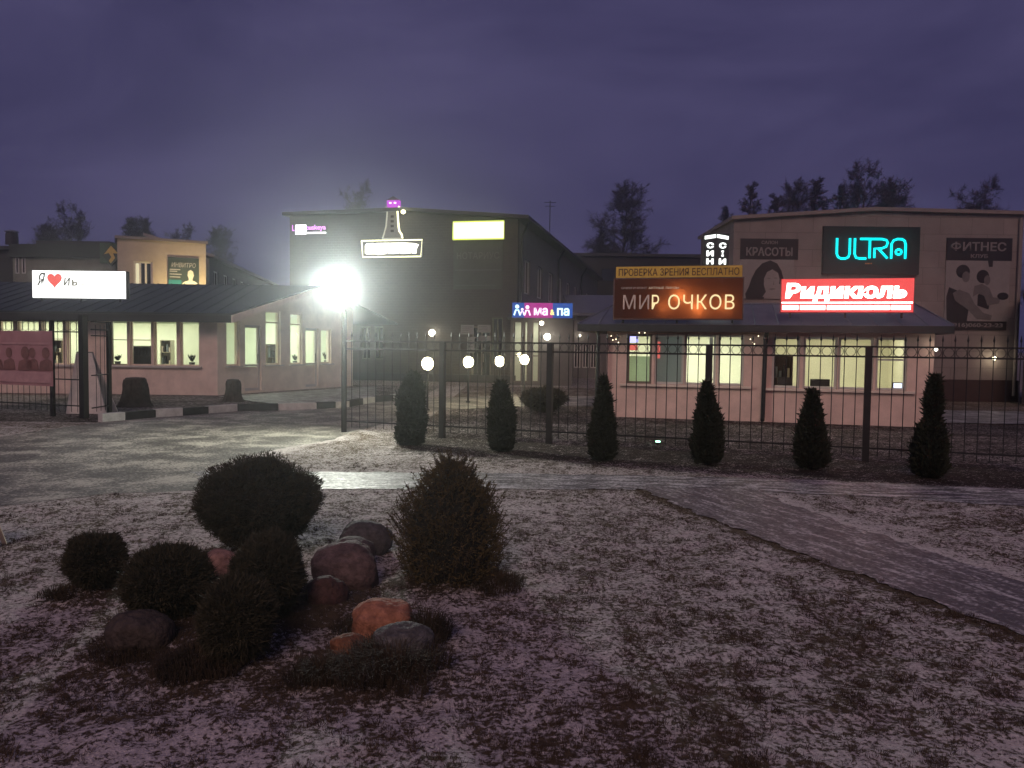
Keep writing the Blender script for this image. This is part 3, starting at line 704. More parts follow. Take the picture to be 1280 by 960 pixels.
# stumps
for (x0, x1, yt, yb_, lab) in ((151,188,473,507,'larger dark stump on the bed under the front windows'), (280,303,475,501,'smaller stump at the corner of the cream wing')):
    g = G((x0+x1)/2, yb_); s = g.y/F; r = (x1-x0)*s/2; h = (yb_-yt)*s; off = Vector((x0, 0, 0))
    root = empty('tree_stump', g, 0, lab, 'stump', 'stumps beside the painted kerb')
    mb = MB(); mb.lathe([(r*1.15, -.03), (r*1.0, h*.08), (r*.92, h*.2), (r*.84, h*.4), (r*.80, h*.6), (r*.77, h*.8), (r*.70, h*.97)], 32, wob=lambda a, z: 1 + .16*noise.noise(Vector((cos(a)*2.5, sin(a)*2.5, z*2)) + off) + .10*noise.noise(Vector((cos(a)*7, sin(a)*7, z*3)) + off)); mb.build('bark', m_wood, root)
    mb = MB(); mb.lathe([(r*.69, h*.96), (r*.6, h*1.03), (r*.2, h*1.05)], 22); mb.build('top', m_wood, root)
# small green ground light
g = G(822, 556); root = empty('ground_light', g, 0, 'tiny green glowing ground light in the dark lawn behind the fence', 'ground light')
mb = MB(); mb.lathe([(.03, 0), (.03, .03), (.055, .035), (.055, .05)], 12); mb.build('base', m_dark, root)
mb = MB(); mb.lathe([(.05, .051), (.045, .07), (.01, .075)], 12); mb.build('lens', em('green lens', (.35, 1, .55), 6), root)

# ------------------------------------------------------------------ windows
def translucent(name, col, back=None):
    m, t, out = nt(name); a = nd(t, 'ShaderNodeBsdfTranslucent'); d = nd(t, 'ShaderNodeBsdfDiffuse'); mx = nd(t, 'ShaderNodeMixShader'); mx.inputs[0].default_value = .5
    a.inputs[0].default_value = c4(col); d.inputs[0].default_value = c4(back or col); t.links.new(a.outputs[0], mx.inputs[1]); t.links.new(d.outputs[0], mx.inputs[2]); t.links.new(mx.outputs[0], out.inputs[0]); return m
m_blind = translucent('grey roller blind', (.42, .46, .50))
def window(parent, u0, u1, z0, z1, y=.08, mull=(), trans=(), fm=m_pvc, gm=m_glass, fw=.055, sill=False, name='window', rot=None):
    mb = MB(); e = .002
    u0 += e; u1 -= e; z0 += e; z1 -= e
    mb.box(u0, u0+fw, y, y+.07, z0, z1); mb.box(u1-fw, u1, y, y+.07, z0, z1); mb.box(u0+fw, u1-fw, y, y+.07, z0, z0+fw); mb.box(u0+fw, u1-fw, y, y+.07, z1-fw, z1)
    for m_ in mull: mb.box(m_-fw*.5, m_+fw*.5, y+.003, y+.067, z0+fw, z1-fw)
    for t_ in trans: mb.box(u0+fw, u1-fw, y+.006, y+.064, t_-fw*.4, t_+fw*.4)
    w = mb.build(name, fm, parent)
    mb = MB(); mb.add([(u0+fw*.5,y+.035,z0+fw*.5),(u1-fw*.5,y+.035,z0+fw*.5),(u1-fw*.5,y+.035,z1-fw*.5),(u0+fw*.5,y+.035,z1-fw*.5)], [(0,1,2,3)]); mb.build('pane', gm, w)
    if sill:
        mb = MB(); mb.box(u0-.08, u1+.08, -.09, y-.003, z0-.05, z0-.004); mb.build('sill', m_pvc, w)
    return w
def room(parent, u0, u1, y0, y1, z0, z1, mat, power, col, ly=None):
    mb = MB(); mb.add([(u0,y0,z0),(u1,y0,z0),(u1,y1,z0),(u0,y1,z0),(u0,y0,z1),(u1,y0,z1),(u1,y1,z1),(u0,y1,z1)], [(0,1,2,3),(7,6,5,4),(3,2,6,7),(0,3,7,4),(2,1,5,6)])
    o = mb.build('room', mat, parent)
    L = lamp('AREA', 'ceiling_light', ((u0+u1)/2, ly or (y0*.45+y1*.55), z1-.06), power, col, parent, shape='RECTANGLE', size=(u1-u0)*.8, size_y=(y1-y0)*.4)
    return o

# ------------------------------------------------------------------ right kiosk (optician)
K = frame_of(G(757, 519.5), G(1168, 533.5)); kw_ = K.U(1168)
kiosk = empty('shop_kiosk', K.o, K.a, 'low peach kiosk with two bands of lit windows under a grey hipped roof', 'kiosk')
def kz(px, py, off=0): return K.hit(px, py, off)[1]
wl = [K.rect(x0, y0, x1, y1) for x0, y0, x1, y1 in ((784,418,814,480),(819,418,854,481),(856,418,894,482),(898,419,929,482))]
wr = [K.rect(x0, y0, x1, y1) for x0, y0, x1, y1 in ((966,421,999,485),(1005,421,1046,487),(1049,422,1091,488),(1096,423,1133,489))]
def band(ws): zt = max(w[3] for w in ws); zb = sum(w[2] for w in ws)/len(ws); return [(w[0], w[1], zb, zt) for w in ws]
wl, wr = band(wl), band(wr); KH = 2.28; KD = 4.6
mb = MB(); wall(mb, 0, kw_, -.1, KH, .25, wl + wr); mb.box(-.001, .25, .2505, KD, -.1, KH); mb.box(kw_-.25, kw_, .2505, KD, -.1, KH); mb.box(.2505, kw_-.2505, KD-.25, KD, -.1, KH)
mb.build('wall', m_peach, kiosk)
for i, w in enumerate(wl): window(kiosk, *w, trans=((w[2]+(w[3]-w[2])*.62,) if i == 0 else ()), fm=m_pvcd if i == 0 else m_pvc)
for i, w in enumerate(wr): window(kiosk, *w, trans=((w[2]+(w[3]-w[2])*.58,) if i == 3 else ()), gm=m_glass)
for ws in (wl, wr):
    mb = MB(); mb.box(ws[0][0]-.15, ws[-1][1]+.18, -.10, -.002, ws[0][2]-.06, ws[0][2]-.005); mb.build('sill', m_rose, kiosk)
mid = K.U(955)
room(kiosk, .26, mid-.06, .26, 3.6, .05, KH-.06, m_room_w, 85, (1, .98, .80))
room(kiosk, mid+.06, kw_-.26, .26, 3.6, .05, KH-.06, m_room_y, 46, (1, .96, .76))
w = wl[1]; mb = MB(); mb.box(w[0]-.02, w[1]+.02, .27, .28, w[2], w[3]); mb.build('blind', m_blind, kiosk)
w = wl[0]; mb = MB(); mb.box(w[0]-.02, w[1]+.02, .30, .31, w[2], w[2]+(w[3]-w[2])*.55); mb.build('blind', translucent('pale green blind', (.70,.80,.68)), kiosk)
# roof
ez, rz_ = 2.30, kz(1100, 380, 1.9)
o_ = .62; U0, U1 = K.U(722, -o_, 402), K.U(1193, -o_, 415)
rl, rr_ = K.U(770, 1.9, 374), K.U(1143, 1.9, 380)
mb = MB(); A, B, C, D = (U0,-o_,ez),(U1,-o_,ez),(U1,KD+o_,ez),(U0,KD+o_,ez); E, F_ = (rl,1.9,rz_),(rr_,1.9,rz_)
mb.add([A,B,C,D,E,F_], [(0,1,5,4),(1,2,5),(2,3,4,5),(3,0,4),(3,2,1,0)])
roof = mb.build('roof', m_roof, kiosk)
sm = MB(); n = 16
for i in range(1, n):
    t = i/n; u = U0 + (U1-U0)*t; tu = min(max(u, rl), rr_); f = 1.0
    if u < rl: f = (u-U0)/(rl-U0)
    if u > rr_: f = (U1-u)/(U1-rr_)
    sm.tube([(u, -o_, ez+.012), (u, -o_+(1.9+o_)*f, ez+(rz_-ez)*f+.012)], .014, 4)
sm.tube([(U1,-o_,ez+.01),(rr_,1.9,rz_+.01),(rl,1.9,rz_+.01),(U0,-o_,ez+.01)], .025, 4); sm.build('seam', m_roof, roof)
mb = MB(); mb.box(U0, U1, -o_-.02, -o_+.06, ez-.17, ez-.004); mb.box(U0, U0+.06, -o_+.061, KD+o_, ez-.17, ez-.004); mb.box(U1-.06, U1, -o_+.061, KD+o_, ez-.17, ez-.004); mb.build('fascia', m_fascia, kiosk)
mb = MB(); mb.add([(U0+.06,-o_+.06,ez-.1),(U1-.06,-o_+.06,ez-.1),(U1-.06,0,ez-.1),(U0+.06,0,ez-.1)], [(3,2,1,0)]); mb.build('soffit', m_fascia, kiosk)
for (xp, tl) in ((957, .0), (748, 0.0)):
    u = K.U(xp, -.1 if xp > 800 else -.35); mb = MB(); yy = -.09 if xp > 800 else -.35
    mb.tube([(u, -o_+.1, ez-.16), (u, yy, ez-.3), (u-.02, yy, .12), (u-.03, yy-.1, .03)], .05, 8); mb.build('downpipe', m_fascia, kiosk)
# fairy lights under the eaves, one string
mb = MB()
for (x, y) in ((764,420),(766,425),(770,424),(773,428),(797,412),(799,416),(806,416),(938,424),(941,428),(943,430),(948,420)):
    u, z = K.hit(x, y, -.2); mb.lathe([(.002, z-.014), (.013, z-.006), (.013, z+.006), (.002, z+.014)], 6, (u, -.2))
o = mb.build('fairy_lights', em('fairy bulbs', (1, .85, .55), 4)); o.location = K.o; o.rotation_euler.z = K.a
wire = MB(); wire.tube([(K.U(762), -.2, 2.14), (K.U(800), -.2, 2.1), (K.U(870), -.2, 2.145), (K.U(950), -.2, 2.11)], .004, 4); wo = wire.build('cable', m_black, o)
tag(o, 'string of tiny warm lights hung under the optician kiosk eaves', 'string lights')
# small lamp near right end
def wall_lamp(fr, px, py, off, label, col, st, power, size=.05, parent=None):
    u, z = fr.hit(px, py, off); root = empty('wall_lamp', fr.W(u, off, z), fr.a, label, 'wall lamp'); 
    mb = MB(); mb.box(-.03, .03, .05, abs(off) if off < -.06 else .1, -.03, .03); mb.build('bracket', m_dark, root)
    mb = MB(); mb.lathe([(.004+size*sin(pi*t/8), -size*cos(pi*t/8)) for t in range(9)], 12); mb.build('bulb', em('lamp glow '+str(px), col, st), root, True)
    if power: lamp('POINT', 'wall_lamp_glow', fr.W(u, off-.12, z), power, col, None, shadow_soft_size=.08)
    return root
wall_lamp(K, 1170, 437, -.12, 'small lamp at the end of the peach kiosk, above the lumpy thuja', (1, .9, .7), 8, 1.0, .035)
# things seen in the windows
m_scr = em('lit screen', (.72, .74, 1), 2.2)
def monitor(u, z, y, w, h, label, lit=False):
    root = empty('computer_monitor', K.W(u, y, 0), K.a, label, 'monitor')
    mb = MB(); mb.box(-w/2, w/2, 0, .04, z-h/2, z+h/2); mb.build('screen_case', m_dark, root)
    mb = MB(); mb.box(-.03, .03, .01, .03, z-h/2-.12, z-h/2-.002); mb.box(-.12, .12, -.06, .1, z-h/2-.13, z-h/2-.121); mb.build('stand', m_dark, root)
    if lit: mb = MB(); mb.box(-w/2+.02, w/2-.02, -.006, -.002, z-h/2+.02, z+h/2-.02); mb.build('screen', m_scr, root)
u, z = K.hit(1025, 479, .6); monitor(u, z, .6, .45, .2, 'dark monitor back behind the pointed thuja, in the yellow kiosk window')
u, z = K.hit(981, 476, .6); monitor(u, z, .6, .34, .18, 'dark monitor back in the kiosk window next to the middle downpipe')
u, z = K.hit(1122, 482, .35); monitor(u, z, .35, .22, .15, 'small bright bluish screen at the end of the yellow kiosk windows', True)
mb = MB(); mb.box(.9, mid-.3, .5, 1.1, .62, .66); mb.box(mid+.3, kw_-.5, .5, 1.1, .62, .66); mb.build('counter', m_wood, kiosk)
u, z = K.hit(792, 424, .2); root = empty('window_sign', K.W(u, .22, z-.28), K.a, 'small blue and red glowing sign behind the first optician window', 'sign')
mb = MB(); mb.box(-.13, .11, 0, .03, .2, .38); mb.build('blue_face', em('blue sign glow', (.45, .42, 1), 2.4), root); mb = MB(); mb.box(-.13, .1, .001, .03, -.0, .17); mb.build('red_face', em('red sign glow', (1, .18, .15), .9), root)
u, z = K.hit(823, 438, .2); root = empty('window_sign', K.W(u, .22, z-.2), K.a, 'narrow red glowing strip sign at the edge of the grey blind', 'sign')
mb = MB(); mb.box(-.05, .04, 0, .03, 0, .42); mb.build('face', em('red strip glow', (1, .2, .17), .8), root)

def cupboard(fr, x0, y0, x1, y1, off, label, mat, shelves=2):
    a, b, c, d = fr.rect(x0, y0, x1, y1, off); root = empty('cupboard', fr.W((a+b)/2, off, max(.05, c)), fr.a, label, 'cupboard'); w, h = b-a, d-max(.05, c)
    mb = MB(); mb.box(-w/2, w/2, .28, .30, 0, h); mb.box(-w/2, -w/2+.02, 0, .279, 0, h); mb.box(w/2-.02, w/2, 0, .279, 0, h); mb.build('carcass', mat, root)
    for k in range(shelves+1):
        z = h*k/shelves; mb = MB(); mb.box(-w/2+.021, w/2-.021, 0, .279, max(0, z-.02), z+.002 if k < shelves else z); mb.build('shelf', mat, root)
    for k in range(shelves):
        for q in range(4):
            x = -w/2 + w*(q+.6)/4.6; hh = h/shelves*R.uniform(.3, .75); mb = MB(); mb.box(x-w*.06, x+w*.06, .06, .2, h*k/shelves+.004, h*k/shelves+hh); mb.build('goods', R.choice([m_dark, m_wood, m_blind, m_rose]), root)
m_cup = pm('pale cupboard board', (.42, .38, .30), .7, .1, 4); m_cupd = pm('brown cupboard board', (.12, .085, .06), .7, .15, 4)
cupboard(K, 968, 445, 990, 500, 1.6, 'brown cupboard seen through the kiosk window next to the middle downpipe', m_cupd)
# ------------------------------------------------------------------ signs
def sign(name, fr, off, rect, depth, label, cat='sign', face=None, cab=m_cabinet, rim=.03, legs=0.0, top=None):
    a, b, c, d = fr.rect(*rect, off); w, h = b - a, d - c
    root = empty(name, fr.W((a+b)/2, off, c), fr.a, label, cat)
    mb = MB(); mb.box(-w/2, w/2, .0, depth, 0, h); mb.build('cabinet', cab, root)
    if face: mb = MB(); mb.box(-w/2+rim, w/2-rim, -.012, -.003, rim, h-rim); mb.build('face', face, root)
    if legs:
        for s in (-.42, 0, .42):
            mb = MB(); mb.box(s*w-.02, s*w+.02, depth*.3, depth*.6, -legs, -.003); mb.build('bracket', m_black, root)
    return root, w, h
# optician box
m_clear = em
root, w, h = sign('shop_sign', K, -.58, (767,347.5,929,400), .24, 'brown backlit optician sign with half of its letters unlit', cab=pm('brown sign edge', (.05,.022,.018), .5, .1, 4), legs=.12)
for o in list(root.children):
    if o.name.startswith('cabinet'): bpy.data.objects.remove(o)
mb = MB(); mb.box(-w/2, w/2, .22, .24, 0, h); mb.box(-w/2, w/2, 0, .219, 0, .03); mb.box(-w/2, w/2, 0, .219, h-.03, h); mb.box(-w/2, -w/2+.03, 0, .219, .0301, h-.0301); mb.box(w/2-.03, w/2, 0, .219, .0301, h-.0301); mb.build('cabinet', pm('brown sign edge', (.10,.05,.04), .5, .1, 4), root)
mb = MB(); mb.add([(-w/2+.028,.006,.028),(w/2-.028,.006,.028),(w/2-.028,.006,h-.028),(-w/2+.028,.006,h-.028)], [(0,1,2,3)]); mb.build('face', translucent('brown acrylic', (.85, .30, .12), (.10, .042, .034)), root)
for (fx, fz, pw) in ((.02, .55, 3.4), (.16, .30, 3.6), (.36, .34, 1.9), (-.10, .30, 1.2)):
    lamp('POINT', 'tube_light', (fx*w, .19, fz*h), pw, (1, .62, .32), root, shadow_soft_size=.05)
m_lit = em('lit warm letters', (1, .80, .42), 1.1); m_dead = pm('unlit acrylic letters', (.62, .48, .42), .5, .05, 4)
lettering(root, 'МИ', m_dead, -w*.318, h*.42, -.012, w*.205, h*.34, spacing=1.1)
lettering(root, 'Р', m_lit, -w*.167, h*.42, -.012, w*.055, h*.34)
lettering(root, 'ОЧКОВ', m_lit, w*.182, h*.42, -.012, w*.50, h*.35, spacing=1.1)
lettering(root, 'ОЧКИ И КОНТ', m_dead, -w*.335, h*.755, -.012, w*.20, h*.055, name='small_lettering'); lettering(root, 'АКТНЫЕ ЛИНЗЫ', em('dim warm letters', (1,.7,.5), .45), -w*.105, h*.755, -.012, w*.235, h*.055, name='small_lettering')
# yellow strip above it
root, w, h = sign('shop_sign', K, -.50, (770,333.5,928,346.5), .10, 'yellow strip sign promising a free eye test above the brown sign', face=pm('yellow sign face', (.55,.33,.05), .6, .12, 5), cab=pm('yellow sign edge', (.4,.25,.05), .6, .1, 4), rim=.01, legs=.1)
lettering(root, 'ПРОВЕРКА ЗРЕНИЯ БЕСПЛАТНО', pm('dark brown letters', (.06,.025,.015), .6, .1, 4), 0, h*.5, -.015, w*.95, h*.62)
# red sign
m_redface = em('red backlit face', (1, .10, .10), .95)
root, w, h = sign('shop_sign', K, -.58, (976.5,348.5,1142,391), .20, 'bright red backlit sign with burnt out white script lettering', face=m_redface, rim=.012, cab=pm('red sign edge', (.3,.02,.02), .5, .1, 4), legs=.12)
m_hot = em('white hot letters', (1, .93, .86), 5)
lettering(root, 'Ридикюль', m_hot, -w*.01, h*.60, -.02, w*.91, h*.54, bold=.045, shear=.08)
mb = MB(); mb.box(-w*.49, w*.49, -.022, -.014, h*.27, h*.31); mb.build('white_line', m_hot, root)
mb = MB()
for xa, xb in ((.005,.13),(.145,.34),(.355,.425),(.43,.55),(.555,.70),(.71,.83),(.84,.985)): mb.box(-w*.49 + w*.98*xa, -w*.49 + w*.98*xb, -.022, -.014, h*.085, h*.215)
mb.build('small_lettering', m_hot, root)
ks = lamp('AREA', 'sign_glow', (0, -.06, h*.5), 14, (1, .25, .2), root, shape='RECTANGLE', size=w, size_y=h); aim(ks, (0, -1, 0))
# white sign on left pavilion is further down

# ------------------------------------------------------------------ right hall
pl_, pr_ = G(912, 497.5), G(1273, 502.1)
Hf = frame_of(pl_, pr_); hw = Hf.U(1273)
hall = empty('sports_hall', Hf.o, Hf.a, 'beige panelled hall with a shallow gable carrying the beauty and fitness posters', 'building')
zl_, zr_, zp = Hf.hit(912, 272)[1], Hf.hit(1273, 266)[1], Hf.hit(1086, 261)[1]; up_ = Hf.U(1086)
m_hall = bricks('beige facade panels', (.255,.215,.20), (.235,.20,.185), (.15,.125,.12), 1.0, .75, 1.1, .58, .008)
mb = MB(); mb.prism_y([(0,.75),(hw,.75),(hw,zr_),(up_,zp),(0,zl_)], 0, 5); mb.build('wall', m_hall, hall)
mb = MB(); mb.box(-.04, hw+.04, -.05, 5.02, -.1, .745); mb.build('plinth', m_plinth, hall)
mb = MB()
for (a, b) in (((-.12,zl_), (up_,zp)), ((up_,zp), (hw+.12,zr_))):
    mb.add([(a[0],-.16,a[1]-.08),(b[0],-.16,b[1]-.08),(b[0],-.16,b[1]+.04),(a[0],-.16,a[1]+.04),(a[0],5.1,a[1]-.08),(b[0],5.1,b[1]-.08),(b[0],5.1,b[1]+.04),(a[0],5.1,a[1]+.04)], [(0,1,2,3),(3,2,6,7),(0,4,5,1),(0,3,7,4),(1,5,6,2),(4,7,6,5)])
mb.build('roof', m_trim, hall)
wall_lamp(Hf, 1243, 448, -.15, 'single lit lamp low on the beige hall wall below the fitness poster', (1, .88, .6), 10, 5, .06)
mb = MB(); mb.tube([(hw-.15,-.09,zr_-.2),(hw-.15,-.09,.2)], .05, 8); mb.build('downpipe', m_trim, hall)
m_pdark = pm('poster black', (.022,.018,.02), .5, .2, 3); m_plet = pm('poster grey letters', (.22,.20,.19), .6, .05, 4); m_ppale = pm('poster pale print', (.26,.235,.22), .6, .12, 2); m_pmid = pm('poster mid grey print', (.14,.125,.118), .6, .2, 4)
def poster(fr, rect, label, name='poster', off=-.05):
    a, b, c, d = fr.rect(*rect, off); root = empty(name, fr.W((a+b)/2, off, c), fr.a, label, 'poster'); return root, b-a, d-c
def ell(cx, cz, rx, rz, n=20, rot=0): return [(cx + rx*cos(t)*cos(rot) - rz*sin(t)*sin(rot), cz + rx*cos(t)*sin(rot) + rz*sin(t)*cos(rot)) for t in [2*pi*k/n for k in range(n)]]
# beauty poster
root, w, h = poster(Hf, (926,298,996,374), 'black and white beauty salon poster with a dark haired woman'); bn = h*.345
mb = MB(); mb.box(-w/2, w/2, 0, .045, h-bn, h); mb.build('heading_panel', m_pdark, root); mb = MB(); mb.box(-w/2, w*.43, 0, .045, 0, h-bn-.004); mb.build('print', m_ppale, root)
lettering(root, 'КРАСОТЫ', m_plet, 0, h-bn*.62, -.006, w*.80, bn*.42, bold=.02); lettering(root, 'САЛОН', m_plet, 0, h-bn*.18, -.006, w*.28, bn*.16, name='small_lettering', bold=.02)
P = lambda pts: [((x-.5)*w, z*(h-bn)) for x, z in pts]
mb = MB(); mb.prism_y(P([(.12,.0),(.10,.12),(.16,.3),(.2,.5),(.27,.72),(.38,.9),(.52,.98),(.64,.9),(.72,.72),(.76,.5),(.74,.35),(.66,.4),(.55,.3),(.45,.12),(.42,.0)]), -.008, -.004); mb.build('print_hair', m_pdark, root)
mb = MB(); mb.prism_y(P([(.40,.05),(.46,.18),(.42,.35),(.42,.52),(.47,.68),(.56,.75),(.66,.66),(.69,.5),(.68,.36),(.66,.24),(.62,.16),(.6,.04)]), -.012, -.009); mb.build('print_face', m_ppale, root)
mb = MB(); mb.prism_y([((x-.5)*w, z*(h-bn)) for x, z in ell(.50,.52,.03,.012,10)], -.015, -.013); mb.prism_y([((x-.5)*w, z*(h-bn)) for x, z in ell(.62,.53,.03,.012,10)], -.015, -.013); mb.prism_y(P([(.50,.25),(.56,.22),(.63,.255),(.57,.275)]), -.015, -.013); mb.prism_y(P([(.575,.36),(.6,.35),(.59,.47)]), -.015, -.013); mb.build('print_features', m_pmid, root)
# fitness poster
root, w, h = poster(Hf, (1184,297,1261,413), 'black and white fitness poster of a couple exercising, with a phone number'); bn = h*.245; fn = h*.095
mb = MB(); mb.box(-w/2, w/2, 0, .045, h-bn, h); mb.build('heading_panel', m_pdark, root); mb = MB(); mb.box(-w/2, w*.48, 0, .045, fn+.004, h-bn-.004); mb.build('print', m_ppale, root); mb = MB(); mb.box(-w*.42, w*.46, 0, .045, 0, fn); mb.build('footer_panel', m_pdark, root)
lettering(root, 'ИТНЕС', m_plet, w*.075, h-bn*.38, -.006, w*.66, bn*.40, bold=.02)
fx, fz = -w*.36, h-bn*.38; mb = MB(); mb.box(fx-w*.014, fx+w*.014, -.012, -.002, fz-bn*.20, fz+bn*.20); mb.tube([(fx+w*.065*cos(k*pi/10), -.006, fz+bn*.115*sin(k*pi/10)) for k in range(21)], w*.014, 4); mb.build('lettering', m_plet, root)
lettering(root, 'КЛУБ', m_plet, 0, h-bn*.80, -.006, w*.26, bn*.17, name='small_lettering', bold=.02); lettering(root, '(916)060-23-23', m_plet, 0, fn*.5, -.006, w*.80, fn*.6, name='phone_number', bold=.02)
hh = h-bn-fn; P = lambda pts: [((x-.5)*w*.96, fn + z*hh) for x, z in pts]; E_ = lambda *a: P(ell(*a))
mb = MB(); mb.prism_y(P([(.02,.0),(.34,.0),(.36,.18),(.30,.36),(.18,.5),(.04,.56),(.0,.4)]), -.008, -.004); mb.prism_y(E_(.25,.82,.11,.11), -.008, -.004); mb.prism_y(E_(.57,.74,.10,.11), -.008, -.004); mb.prism_y(P([(.5,.26),(.68,.2),(.7,.36),(.62,.48),(.5,.44)]), -.013, -.009); mb.prism_y(E_(.90,.42,.09,.06), -.017, -.013); mb.prism_y(P([(.66,.9),(.72,.9),(.72,1.0),(.64,1.0)]), -.008, -.004); mb.build('print_dark_shapes', m_pdark, root)
mb = MB(); mb.prism_y(P([(.10,.46),(.2,.52),(.36,.46),(.46,.28),(.6,.14),(.74,.1),(.72,.02),(.5,.04),(.34,.2),(.14,.34)]), -.012, -.0085); mb.prism_y(E_(.30,.73,.06,.09), -.012, -.0085); mb.build('print_arm', m_pmid, root)
mb = MB(); mb.prism_y(P([(.44,.58),(.56,.62),(.68,.55),(.74,.4),(.86,.38),(.84,.3),(.66,.26),(.6,.42),(.5,.46),(.42,.4)]), -.0165, -.0135); mb.prism_y(E_(.64,.68,.05,.08), -.0125, -.0085); mb.build('print_body', m_pmid, root)
# ULTRA neon
root, w, h = sign('neon_sign', Hf, -.14, (1030,282.5,1148.5,343.5), .12, 'black panel with a turquoise neon word on the beige hall', cab=pm('black sign panel', (.008,.007,.009), .5, .2, 2))
m_neon = em('turquoise neon', (.0, .88, .92), 1.6)
def L_(x, z): return ((x-.5)*w, -.05, z*h)
neon = {'neon_tube_U': [[(.135,.745),(.135,.42),(.15,.35),(.18,.32),(.225,.32),(.255,.35),(.268,.42),(.268,.745)]],
 'neon_tube_L': [[(.32,.745),(.32,.42),(.335,.345),(.37,.325),(.44,.325)]],
 'neon_tube_T': [[(.375,.735),(.60,.735)],[(.475,.72),(.475,.33)]],
 'neon_tube_R': [[(.60,.735),(.645,.715),(.66,.66),(.645,.58),(.60,.54),(.525,.535),(.525,.34)],[(.57,.525),(.66,.335)]],
 'neon_tube_A': [[(.70,.33),(.70,.64),(.72,.71),(.76,.74),(.81,.735),(.835,.70),(.845,.62),(.845,.33)],[(.775+.03*cos(t*pi/5), .47+.055*sin(t*pi/5)) for t in range(11)]]}
for nm, strokes in neon.items():
    mb = MB()
    for s in strokes: mb.tube([L_(*p) for p in s], h*.026, 8)
    mb.build('neon_lettering', m_neon, root, True)
mb = MB()
for x in (.44,.455,.47,.485,.50): mb.box((x-.5)*w, (x-.493)*w, -.006, -.002, h*.215, h*.235)
mb.build('small_lettering', em('amber small print', (1,.35,.1), .5), root)
nl = lamp('AREA', 'neon_glow', (0, -.1, h*.53), 6, (.05, .8, .85), root, shape='RECTANGLE', size=w*.7, size_y=h*.4); aim(nl, (0, -1, 0))
# vertical two sided sign
Vf = Frame(AT(893,320,21.5).x, 21.5, 0); root = empty('blade_sign', Vf.o, 0, 'twin vertical sign with white glowing letters behind the optician kiosk', 'sign')
ztop = AT(893, 293, 21.5).z; zbot = AT(893, 350, 21.5).z; hv = ztop - zbot; m_wl = em('white sign letters', (.95, 1, .95), 2.4)
mb = MB(); mb.tube([(0,.1,0),(0,.1,ztop)], .05, 8); mb.build('pole', m_post, root)
for k, (xp, letters) in enumerate(((884.5, 'СИН'), (900, 'СІИ'))):
    u = Vf.U(xp); mb = MB(); mb.box(u-.17, u+.17, -.02, .10, zbot, ztop+.02); mb.build('board', pm('dark sign board', (.03,.033,.035), .5, .2, 3), root)
    mb = MB(); s = 1 if k else -1; mb.add([(u-.15,-.04,ztop-.09-(.05 if s<0 else 0)),(u+.15,-.04,ztop-.09-(.05 if s>0 else 0)),(u+.15,-.04,ztop-(.05 if s>0 else 0)),(u-.15,-.04,ztop-(.05 if s<0 else 0)),(u-.15,-.022,ztop-.09-(.05 if s<0 else 0)),(u+.15,-.022,ztop-.09-(.05 if s>0 else 0)),(u+.15,-.022,ztop-(.05 if s>0 else 0)),(u-.15,-.022,ztop-(.05 if s<0 else 0))], [(0,1,2,3),(0,4,5,1),(1,5,6,2),(2,6,7,3),(3,7,4,0)]); mb.build('light_bar', m_wl, root)
    for i, ch in enumerate(letters):
        lettering(root, ch, m_wl, u, ztop - hv*(.245 + .175*i), -.035, .19 if ch != 'І' else .06, hv*.125, bold=.05)
    for f in (.735, .93): mb = MB(); mb.prism_y([(u-.14, ztop-hv*f+.05), (u-.13, ztop-hv*f), (u, ztop-hv*f-.05), (u+.13, ztop-hv*f), (u+.14, ztop-hv*f+.05)], -.04, -.022); mb.build('light_dot', m_wl, root)
# dark pillar block at the edge
g = AT(1296, 430, 26); mb = MB(); root = empty('dark_shed', (g.x, 26, 0), -.585, 'tall dark block beyond the end of the beige hall', 'building')
mb.box(-.35, 4, 0, 6, -.1, AT(1276, 370, 26).z); mb.build('wall', m_far, root); mb = MB(); z = AT(1276, 370, 26).z; mb.box(-.45, 4.1, -.1, 6.1, z+.002, z+.12); mb.build('roof', m_fascia, root)

# ------------------------------------------------------------------ left pavilion
C0 = G(272, 493.5); Lf = Frame(C0.x, C0.y, 0); e = (G(425, 483) - C0).xy.normalized(); wa = math.atan2(e.y, e.x); Wf = Frame(C0.x, C0.y, wa); WL = 7.5
pav = empty('shop_pavilion', C0, 0, 'long low cream and rose pavilion with greenish lit windows and a dark metal roof', 'shop building')
eo = .65; ze = Lf.hit(255, 396, -eo)[1] + .12; Yr = 4.2; zr = Lf.hit(300, 356, Yr)[1]
def slope(y): return ze + (zr - ze) * (y + eo) / (Yr + eo)
fw_ = [Lf.rect(*r) for r in ((-22,397,-4,455),(-2,397,17,455),(21,397,49,455),(52,397,79,456),(83,397,101,456),(137,397,159,456),(162,396,189,456),(192,396,221,457),(225,397,249,457))]
fw_ = band(fw_)
mb = MB(); wall(mb, -12.5, -.002, -.1, ze, .25, fw_, ztop=None); mb.build('wall', m_rose, pav)
for i, w in enumerate(fw_): window(pav, *w, trans=((w[2]+(w[3]-w[2])*.52,) if i in (2, 3, 5, 6) else ()), fm=m_pvcd if i in (5,) else m_rose, fw=.035)
mb = MB(); mb.box(fw_[5][0]-.1, fw_[-1][1]+.1, -.1, -.003, fw_[0][2]-.07, fw_[0][2]-.006); mb.build('sill', m_pvc, pav)
mb = MB(); mb.box(fw_[0][0]-.1, fw_[4][1]+.1, -.1, -.003, fw_[0][2]-.07, fw_[0][2]-.006); mb.build('sill', m_pvc, pav)
wing = [Wf.rect(*r) for r in ((283,400,300,459),(306,406,327,489),(332,388,351,459),(363,391,378,459),(382,410,398,482),(401,411,414,460))]
wing = [list(w) for w in wing]
wing[1][2] = .06; wing[4][2] = .06
wz = [0,2,3,5]; 
